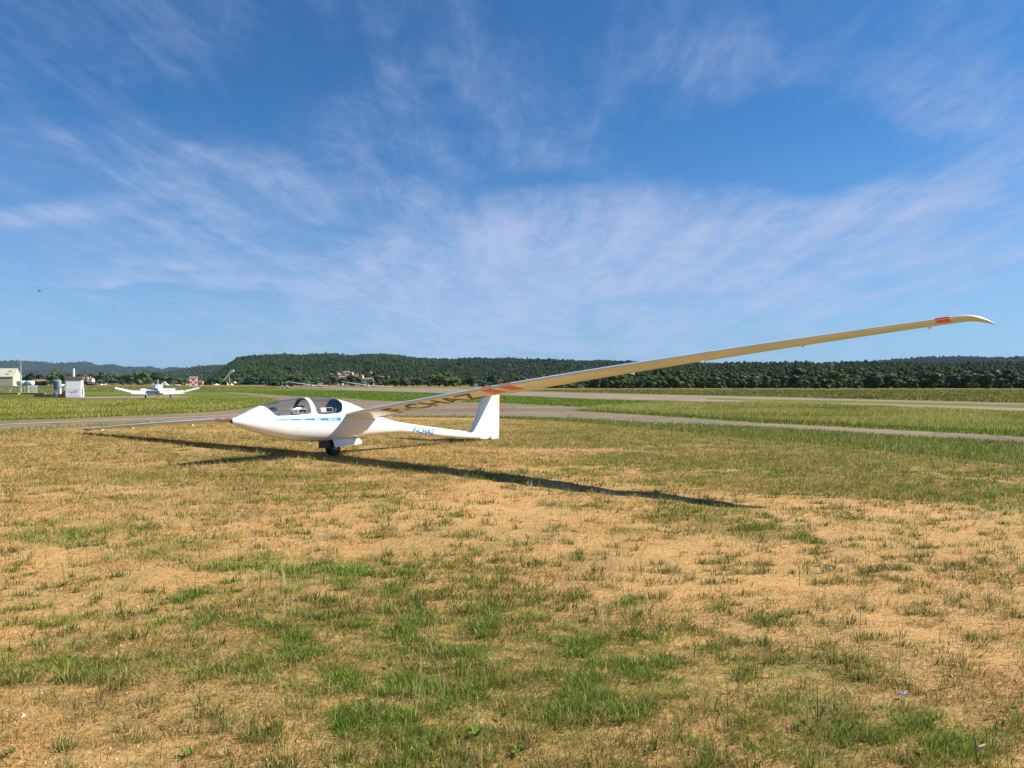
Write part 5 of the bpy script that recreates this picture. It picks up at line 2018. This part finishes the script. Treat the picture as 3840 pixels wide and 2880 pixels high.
def lerp_col(a, b, t):
    return np.array(a)[None] * (1 - t[:, None]) + np.array(b)[None] * t[:, None]


def blades(name, label, P, H, Wd, az, lean, ldir, col, seg=2):
    """many blades of grass in one mesh; lean 0 upright .. 1 flat, ldir direction of the lean"""
    n = len(P)
    side = np.stack([np.cos(az), np.sin(az), np.zeros(n)], -1) * (Wd / 2)[:, None]
    ld = np.stack([np.cos(ldir), np.sin(ldir), np.zeros(n)], -1)
    upv = np.array([0, 0, 1.0])[None] * np.sqrt(np.clip(1 - lean ** 2, 0.004, 1))[:, None]
    tip = P + H[:, None] * (upv + ld * lean[:, None])
    base = P - np.array([0, 0, 0.004])
    if seg == 1:
        V = np.stack([base - side, base + side, tip], 1).reshape(-1, 3)
        k, tris = 3, np.array([[0, 1, 2]])
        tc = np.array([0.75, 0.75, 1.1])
    else:
        mid = P + H[:, None] * (upv * 0.62 + ld * (lean * 0.38)[:, None])
        V = np.stack([base - side, base + side, mid - side * 0.8, mid + side * 0.8, tip], 1).reshape(-1, 3)
        k, tris = 5, np.array([[0, 1, 3], [0, 3, 2], [2, 3, 4]])
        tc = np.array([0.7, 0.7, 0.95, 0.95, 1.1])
    Fc = (np.arange(n)[:, None, None] * k + tris[None]).reshape(-1, 3)
    me = bpy.data.meshes.new(name)
    me.vertices.add(len(V))
    me.vertices.foreach_set('co', V.astype(np.float32).ravel())
    me.loops.add(len(Fc) * 3)
    me.loops.foreach_set('vertex_index', Fc.astype(np.int32).ravel())
    me.polygons.add(len(Fc))
    me.polygons.foreach_set('loop_start', np.arange(0, len(Fc) * 3, 3, dtype=np.int32))
    me.update(calc_edges=True)
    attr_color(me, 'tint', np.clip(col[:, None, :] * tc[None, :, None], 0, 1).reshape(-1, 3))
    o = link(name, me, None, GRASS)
    tag(o, label, 'grass', kind='stuff')
    return o


def fan(n, y0, y1, power, r, margin=0.74):
    """random spots in front of the camera's place, thinning out with distance (density ~ y**-power)"""
    u = r.random(n)
    e = 2 - power
    y = (y0 ** e + u * (y1 ** e - y0 ** e)) ** (1 / e) if abs(e) > 1e-6 else y0 * (y1 / y0) ** u
    x = (r.random(n) * 2 - 1) * (margin * y + 0.5)
    return x, y


NEAR_EDGE = np.array([(-900, 1650), (0, 1614), (800, 1578), (1450, 1561), (1800, 1564), (2137, 1572), (2500, 1589), (2840, 1606), (3340, 1637), (3840, 1667), (4700, 1719)], float)
_e = np.array([tuple(at(a, b_))[:2] for a, b_ in NEAR_EDGE])
_ang = _e[:, 0] / _e[:, 1]


def before_road(x, y):
    return y < np.interp(x / y, _ang, _e[:, 1]) - 0.1


def green_shade(t, n, r):
    c = lerp_col((0.085, 0.190, 0.016), (0.240, 0.350, 0.040), t)
    return c * r.uniform(0.8, 1.25, n)[:, None]


def clumps(r, cx, cy, per, rad, h, spread, tint, wind=0.25, w=0.0042):
    """tufts: blades fanning out from each centre"""
    n = len(cx)
    k = np.maximum(3, (per * r.uniform(0.4, 1.6, n))).astype(int)
    idx = np.repeat(np.arange(n), k)
    m = len(idx)
    a = r.uniform(0, 6.283, m)
    q = np.sqrt(r.random(m)) * rad[idx]
    x, y = cx[idx] + q * np.cos(a) * 1.3, cy[idx] + q * np.sin(a)
    z = ground_z(x, y)
    hh = h[idx] * r.uniform(0.45, 1.15, m)
    lx = np.cos(a) * q / rad[idx] * spread + wind * r.uniform(0.2, 1.4, m) + r.normal(0, 0.18, m)
    ly = np.sin(a) * q / rad[idx] * spread + r.normal(0, 0.18, m)
    lean = np.clip(np.hypot(lx, ly), 0, 0.96)
    col = tint(idx, m)
    wd = w * np.clip((cy[idx] / 4.5), 0.8, 3.2) ** 0.75 * r.uniform(0.7, 1.4, m)
    return np.stack([x, y, z], -1), hh, wd, r.uniform(0, 3.14, m), lean, np.arctan2(ly, lx), col


def build_grass():
    r = np.random.default_rng(7)
    # A. matted short dry blades lying on the soil
    x, y = fan(620000, 2.7, 34, 1.75, r)
    cover = np.clip(-0.05 + 2.4 * (fbm(x * 0.5 + 80, y * 0.9 + 3, 4) - 0.42) + 0.5 * green_field(x, y) + 0.02 * np.clip(y - 6, 0, 20)
                    + 1.3 * (fbm(x * 4.0 + 8, y * 5.0 + 3, 2) - 0.5), 0.03, 1)
    k = (r.random(len(x)) < cover) & before_road(x, y)
    x, y = x[k], y[k]
    n = len(x)
    t = r.random(n)
    gf = green_field(x, y)
    dry = lerp_col((0.41, 0.265, 0.090), (0.68, 0.48, 0.195), t)
    dry[r.random(n) < 0.15] = (0.13, 0.06, 0.022)
    olive = lerp_col((0.14, 0.15, 0.025), (0.33, 0.28, 0.06), r.random(n))
    pick = (r.random(n) < 0.16 + 0.55 * gf)[:, None]
    col = np.where(pick, olive, dry)
    blades('grass', 'matted short dry grass lying flat on the sandy soil', np.stack([x, y, ground_z(x, y) + 0.002], -1), r.uniform(0.025, 0.075, n) * np.clip(y / 7, 0.9, 2.0),
           0.0034 * np.clip(y / 4, 0.8, 6) ** 0.75, r.uniform(0, 3.14, n), r.uniform(0.62, 0.975, n), r.normal(0.15, 1.1, n) + 3.14159 * (r.random(n) < 0.35), col, 1)
    # B. live green tufts
    x, y = fan(170000, 2.8, 33, 1.3, r)
    gf = green_field(x, y)
    fine = fbm(x * 5.0 + 5, y * 5.6 + 8, 3)
    k = (r.random(len(x)) < np.clip((gf - 0.30) * 1.0, 0, 1) * sstep(fine, 0.50, 0.62)) & before_road(x, y)
    x, y, gf = x[k], y[k], gf[k]
    n = len(x)
    per = np.clip(20 * (4.5 / y) ** 0.9, 4.5, 24)
    base = r.random(n)
    B = clumps(r, x, y, per, r.uniform(0.025, 0.095, n) * np.clip(y / 7, 1, 1.9), r.uniform(0.030, 0.095, n) * (0.66 + 0.34 * sstep(y, 4.0, 7.0)), 0.9,
               lambda i, m: np.where((r.random(m) < 0.15)[:, None], lerp_col((0.30, 0.25, 0.09), (0.42, 0.34, 0.15), r.random(m)), green_shade(np.clip(base[i] + r.normal(0, 0.2, m), 0, 1), m, r)))
    blades('grass', 'green grass tufts growing in patches in front of the glider', *B)
    nb = len(B[0])
    # B2. single small tufts dotted over the bare ground
    x, y = fan(7600, 2.8, 26, 0.8, r)
    k = before_road(x, y) & (r.random(len(x)) < np.clip(0.55 + 1.6 * (fbm(x * 0.8 + 91, y * 0.9 + 17, 2) - 0.5), 0.1, 1))
    x, y = x[k], y[k]
    sub = np.repeat(np.arange(len(x)), r.integers(2, 6, len(x)))
    sx = x[sub] + r.normal(0, 0.055, len(sub)) * (1 + 0.5 * (y[sub] > 8))
    sy = y[sub] + r.normal(0, 0.035, len(sub))
    n = len(sub)
    base = r.random(len(x))[sub]
    B2 = clumps(r, sx, sy, np.clip(17 * (4.5 / sy) ** 0.75, 6, 18), r.uniform(0.02, 0.06, n) * np.clip(sy / 8, 1, 1.6), r.uniform(0.04, 0.095, n), 0.9,
                lambda i, m: np.where((r.random(m) < 0.30)[:, None], lerp_col((0.34, 0.25, 0.08), (0.54, 0.42, 0.17), r.random(m)),
                                      lerp_col((0.055, 0.115, 0.010), (0.20, 0.255, 0.036), np.clip(base[i] + r.normal(0, 0.2, m), 0, 1))), 0.3)
    blades('grass', 'small single grass tufts dotted over the bare ground', *B2)
    # C. half dry olive tufts, everywhere
    x, y = fan(16000, 2.8, 34, 1.4, r)
    cl = fbm(x * 0.9 + 33, y * 1.2 + 71, 3)
    k = (r.random(len(x)) < np.clip((cl - 0.30) * 1.6, 0.05, 1)) & before_road(x, y)
    x, y = x[k], y[k]
    n = len(x)
    base = r.random(n)
    C = clumps(r, x, y, np.clip(14 * (4.5 / y) ** 0.8, 4, 18), r.uniform(0.02, 0.07, n) * np.clip(y / 7, 1, 1.8), r.uniform(0.03, 0.085, n), 0.85,
               lambda i, m: np.where((r.random(m) < 0.45)[:, None], lerp_col((0.38, 0.26, 0.09), (0.58, 0.43, 0.18), r.random(m)),
                                     lerp_col((0.13, 0.155, 0.03), (0.29, 0.28, 0.08), np.clip(base[i] + r.normal(0, 0.2, m), 0, 1))), 0.3)
    blades('grass', 'half dry olive grass tufts dotted over the sandy ground', *C)
    # D. tall straw stalks
    x, y = fan(2600, 2.8, 30, 1.25, r)
    k = (r.random(len(x)) < np.clip((fbm(x * 0.6 + 13, y * 0.8 + 1, 3) - 0.32) * 2.6 + 0.10, 0, 1)) & before_road(x, y)
    x, y = x[k], y[k]
    n = len(x)
    D = clumps(r, x, y, np.full(n, 7.0), r.uniform(0.03, 0.12, n), r.uniform(0.09, 0.24, n) * (0.75 + 0.25 * sstep(y, 4.0, 7.0)), 0.35,
               lambda i, m: lerp_col((0.44, 0.32, 0.14), (0.66, 0.52, 0.28), r.random(m)), 0.18, 0.0030)
    blades('grass', 'tall thin straw stalks standing above the short grass', *D)
    # dark dead stems close by
    x, y = fan(60, 3.0, 7, 1.2, r)
    n = len(x)
    blades('grass', 'a few dark dead stems standing in the grass close by', np.stack([x, y, ground_z(x, y)], -1), r.uniform(0.12, 0.30, n), np.full(n, 0.004), r.uniform(0, 3, n), r.uniform(0, 0.35, n), r.uniform(0, 6.28, n),
           np.tile(np.array([[0.06, 0.045, 0.03]]), (n, 1)))
    # F. fresher verge along the near taxiway
    ang = r.uniform(-0.72, 0.80, 46000)
    ye = np.interp(ang, _ang, _e[:, 1])
    dpt = r.random(46000) ** 1.6 * (1.2 + 4.2 * sstep(ang, -0.05, 0.30))
    y = ye - 0.05 - dpt
    x = ang * y
    keep = r.random(46000) < np.clip(0.30 + 0.75 * sstep(ang, -0.10, 0.12) + (fbm(x * 0.7, y * 0.9, 3) - 0.5), 0, 1)
    x, y = x[keep], y[keep]
    n = len(x)
    t = np.clip(r.random(n) * 0.9 + 0.25 * (x < -2), 0, 1)
    col = np.where((r.random(n) < 0.18 + 0.4 * (x < -2))[:, None], lerp_col((0.33, 0.27, 0.11), (0.46, 0.38, 0.18), r.random(n)), lerp_col((0.11, 0.185, 0.025), (0.23, 0.29, 0.055), t))
    blades('grass', 'fresh green verge grass along the near taxiway', np.stack([x, y, np.zeros(n)], -1), r.uniform(0.06, 0.17, n), r.uniform(0.02, 0.045, n), r.uniform(0, 3.14, n), r.uniform(0.1, 0.8, n), r.normal(0, 1.2, n), col, 1)

    # G. uncut strips between the runways
    def strip(label, poly, n, h0, h1, w, a, b_, straw, yspan, pw=1.6):
        P = [tuple(at(*q))[:2] for q in poly]
        u = r.random(n * 3)
        e = 2 - pw
        yy = (yspan[0] ** e + u * (yspan[1] ** e - yspan[0] ** e)) ** (1 / e)
        lo_, hi_ = min(p[0] / p[1] for p in P), max(p[0] / p[1] for p in P)
        xx = r.uniform(max(lo_, -0.76), min(hi_, 0.76), n * 3) * yy
        k_ = in_poly(P, xx, yy)
        xx, yy = xx[k_][:n], yy[k_][:n]
        m = len(xx)
        f = fbm(xx * 0.25, yy * 0.25, 3)
        hh = (h0 + (h1 - h0) * np.clip((f - 0.3) * 2.2, 0, 1)) * r.uniform(0.5, 1.2, m)
        c = lerp_col(a, b_, np.clip(f * 1.2 - 0.1 + r.normal(0, 0.25, m), 0, 1))
        st = r.random(m) < straw * np.clip(f * 2.2 - 0.3, 0.1, 1.4)
        c[st] = lerp_col((0.42, 0.37, 0.12), (0.58, 0.50, 0.20), r.random(int(st.sum())))
        blades('grass', label, np.stack([xx, yy, np.full(m, 0.012)], -1), hh, w * np.clip(yy / 30, 0.7, 3.5) * r.uniform(0.6, 1.4, m), r.uniform(0, 3.14, m), r.uniform(0.05, 0.55, m), r.normal(0, 1.0, m), c, 1)

    strip('tall yellow-green uncut grass between near taxiway and runway', [(2160, 1541), (2240, 1531), (2500, 1507), (2900, 1515), (3300, 1526), (3840, 1547), (4700, 1574), (4700, 1674), (3840, 1628), (2840, 1578), (2400, 1551)],
          120000, 0.10, 0.30, 0.030, (0.15, 0.195, 0.022), (0.32, 0.325, 0.050), 0.40, (18, 70))
    strip('short darker green grass edging the near taxiway', [(2137, 1540), (2400, 1550), (2840, 1577), (3840, 1627), (4700, 1673), (4700, 1687), (3840, 1641), (2840, 1587), (2400, 1557)],
          26000, 0.06, 0.16, 0.028, (0.075, 0.150, 0.012), (0.17, 0.245, 0.028), 0.06, (18, 50))
    strip('yellow-green uncut grass between fuel cabinet and left taxiway', [(-900, 1598), (0, 1578), (280, 1570), (800, 1545), (925, 1530), (1045, 1512), (1035, 1498), (925, 1486), (735, 1492), (640, 1497), (330, 1498), (-400, 1494), (-1500, 1512)],
          90000, 0.08, 0.26, 0.035, (0.16, 0.205, 0.022), (0.33, 0.33, 0.05), 0.34, (29, 82))
    strip('short mown green grass beside the taxiway crossing', [(650, 1467), (1060, 1463), (1300, 1465), (1500, 1471), (1750, 1479), (1990, 1488), (2200, 1498), (2480, 1507), (2225, 1529), (1900, 1513), (1700, 1507), (1474, 1505), (1300, 1496), (1060, 1483), (935, 1474)],
          40000, 0.05, 0.14, 0.05, (0.10, 0.190, 0.014), (0.19, 0.27, 0.030), 0.10, (50, 170))
    strip('olive grass on the wide field beyond the runway', [(2000, 1465), (2400, 1476), (2900, 1487), (3400, 1500), (3840, 1511), (4700, 1533), (4700, 1461), (2600, 1460), (2050, 1462)],
          60000, 0.10, 0.26, 0.045, (0.095, 0.110, 0.018), (0.20, 0.19, 0.035), 0.20, (60, 190))
    strip('olive grass on the field behind tow plane and fuel cabinet', [(-500, 1470), (300, 1468), (620, 1466), (1040, 1459), (1300, 1458), (1040, 1453), (-500, 1452)],
          30000, 0.10, 0.24, 0.05, (0.12, 0.13, 0.02), (0.26, 0.23, 0.045), 0.30, (120, 290))
    # daisies by the taxiway edge
    ang = r.normal(0.16, 0.055, 260)
    ye = np.interp(ang, _ang, _e[:, 1])
    y = ye - 0.1 - np.abs(r.normal(0, 0.9, 260))
    x = ang * y
    n = 260
    blades('flowers', 'small white flowers in the verge beside the taxiway', np.stack([x, y, np.full(n, 0.09)], -1), np.full(n, 0.05), r.uniform(0.03, 0.07, n), r.uniform(0, 3, n), np.full(n, 0.9), r.uniform(0, 6.28, n), np.tile([[0.7, 0.7, 0.68]], (n, 1)), 1)


build_grass()


def pebbles():
    r = np.random.default_rng(5)
    x, y = fan(2600, 2.8, 14, 1.7, r)
    V, Fc = [], []
    z = ground_z(x, y)
    for i in range(len(x)):
        s = r.uniform(0.003, 0.011) * (1.8 if r.random() < .05 else 1) * max(1, y[i] / 7)
        o = len(V)
        for dx, dy, dz in ((1, 0, 0), (0, 1, 0), (-1, 0, 0), (0, -1, 0), (0, 0, .8)):
            V.append((x[i] + dx * s * r.uniform(.6, 1.3), y[i] + dy * s * r.uniform(.6, 1.3), z[i] + dz * s))
        Fc += [(o + a, o + (a + 1) % 4, o + 4) for a in range(4)]
    o = mesh('pebbles', V, Fc, mat('pebble', (.46, .33, .21), .9, vary=.45, vscale=6))
    tag(o, 'small pebbles and crumbs of earth on the sandy soil', 'pebbles', kind='stuff')


pebbles()


def rosettes():
    lm = mat('rosette_leaf', (.090, .150, .018), .85, spec=0.08, vary=.3, vscale=12)
    V = [(0, 0, 0), (.25, .16, .10), (.25, -.16, .10), (.25, 0, .06), (.62, .20, .20), (.62, -.20, .20), (.62, 0, .15), (1, 0, .16)]
    me = bpy.data.meshes.new('leaf')
    me.from_pydata(V, [], [(0, 3, 1), (0, 2, 3), (3, 6, 4, 1), (2, 5, 6, 3), (6, 7, 4), (5, 7, 6)])
    me.materials.append(lm)
    rr = random.Random(2)
    spots = [(1782, 2772, .095, 'largest broad-leaved weed, in the grass near the bottom centre'), (1462, 2502, .06, 'broad-leaved weed on bare soil left of the green centre patch'),
             (1945, 2842, .075, 'broad-leaved weed with a dark stem at the bottom edge'), (1474, 2800, .05, 'small bright broad-leaved weed left of the largest one'),
             (40, 2845, .06, 'broad-leaved weed in the bottom corner by the long tuft'), (712, 2845, .07, 'broad-leaved weed at the bottom edge beside dry stalks'),
             (3795, 2668, .06, 'single dark broad-leaved weed on the sandy ground far right'), (3180, 2750, .07, 'broad-leaved weed below the white feather'),
             (3440, 2850, .07, 'broad-leaved weed with red stem at the bottom right'), (1880, 2705, .06, 'broad-leaved weed directly above right of the largest one'),
             (3000, 2735, .075, 'pale broad-leaved weed in the grass at the lower right')]
    for px, py, s, lab in spots:
        p = at(px, py)
        p.z = float(ground_z(p.x, p.y)) + .012
        t = thing('weed', lab, 'plant', p, rr.uniform(0, 6), 'broad-leaved weeds in the grass')
        n = rr.randint(8, 11)
        for k in range(n):
            o = link('leaf', me, t)
            o.rotation_euler = (rr.uniform(-.25, .25), rr.uniform(-.75, -.05), k / n * 6.28 + rr.uniform(-.3, .3))
            q = .6 * s * rr.uniform(.5, 1.2)
            o.scale = (q, q * rr.uniform(.7, 1.0), q)


rosettes()


def litter():
    pw = mat('white_scrap', (.50, .51, .53), .8)
    for px, py, w, lab in ((2972, 1977, .075, 'flat white scrap of paper in the grass beyond the wing shadow'), (2945, 2053, .04, 'thin white strip of paper lying on bare soil'),
                           (3115, 2128, .035, 'small pale scrap lying on the sandy patch')):
        p = at(px, py)
        V = [(-w / 2, -.012, .006), (w * .1, -.02, .009), (w / 2, -.004, .006), (w * .35, .012, .009), (0, .008, .008), (-w * .4, .014, .009)]
        b = MB().prism(V, (0, 0, .003))
        o = b.build('paper_scrap', pw)
        p.z = float(ground_z(p.x, p.y)) + .004
        o.location = p
        tag(o, lab, 'scrap', 'scraps of paper on the ground')
    p = at(3388, 2615)
    p.z = float(ground_z(p.x, p.y)) + .02
    t = thing('feather', 'fluffy white feather caught in the grass at the lower right', 'feather', p, .4)
    r = random.Random(6)
    V, Fc = [], []
    for k in range(46):
        a, b_ = r.uniform(0, 6.28), r.uniform(.1, 1.2)
        l = r.uniform(.015, .045)
        d = Vector((math.cos(a) * math.cos(b_), math.sin(a) * math.cos(b_), math.sin(b_)))
        s = d.orthogonal().normalized() * .0022
        o = len(V)
        V += [-s, s, d * l]
        Fc.append((o, o + 1, o + 2))
    mesh('down', V, Fc, pw, t)
    b = MB().tube([(-.03, 0, -.012), (.04, .012, .006)], [.0015, .001], 5)
    b.build('quill', pw, t)
    p = at(3675, 2840)
    p.z = float(ground_z(p.x, p.y)) + .02
    b = MB().prism([(-.035, 0, 0), (-.012, -.014, .03), (.022, -.01, .038), (.032, .01, .012), (.01, .018, .002)], (.004, .008, .004))
    o = b.build('dry_leaf', mat('dry_leaf_tan', (.55, .42, .28), .8))
    o.location = p
    tag(o, 'curled pale dry leaf at the bottom right', 'leaf')


litter()
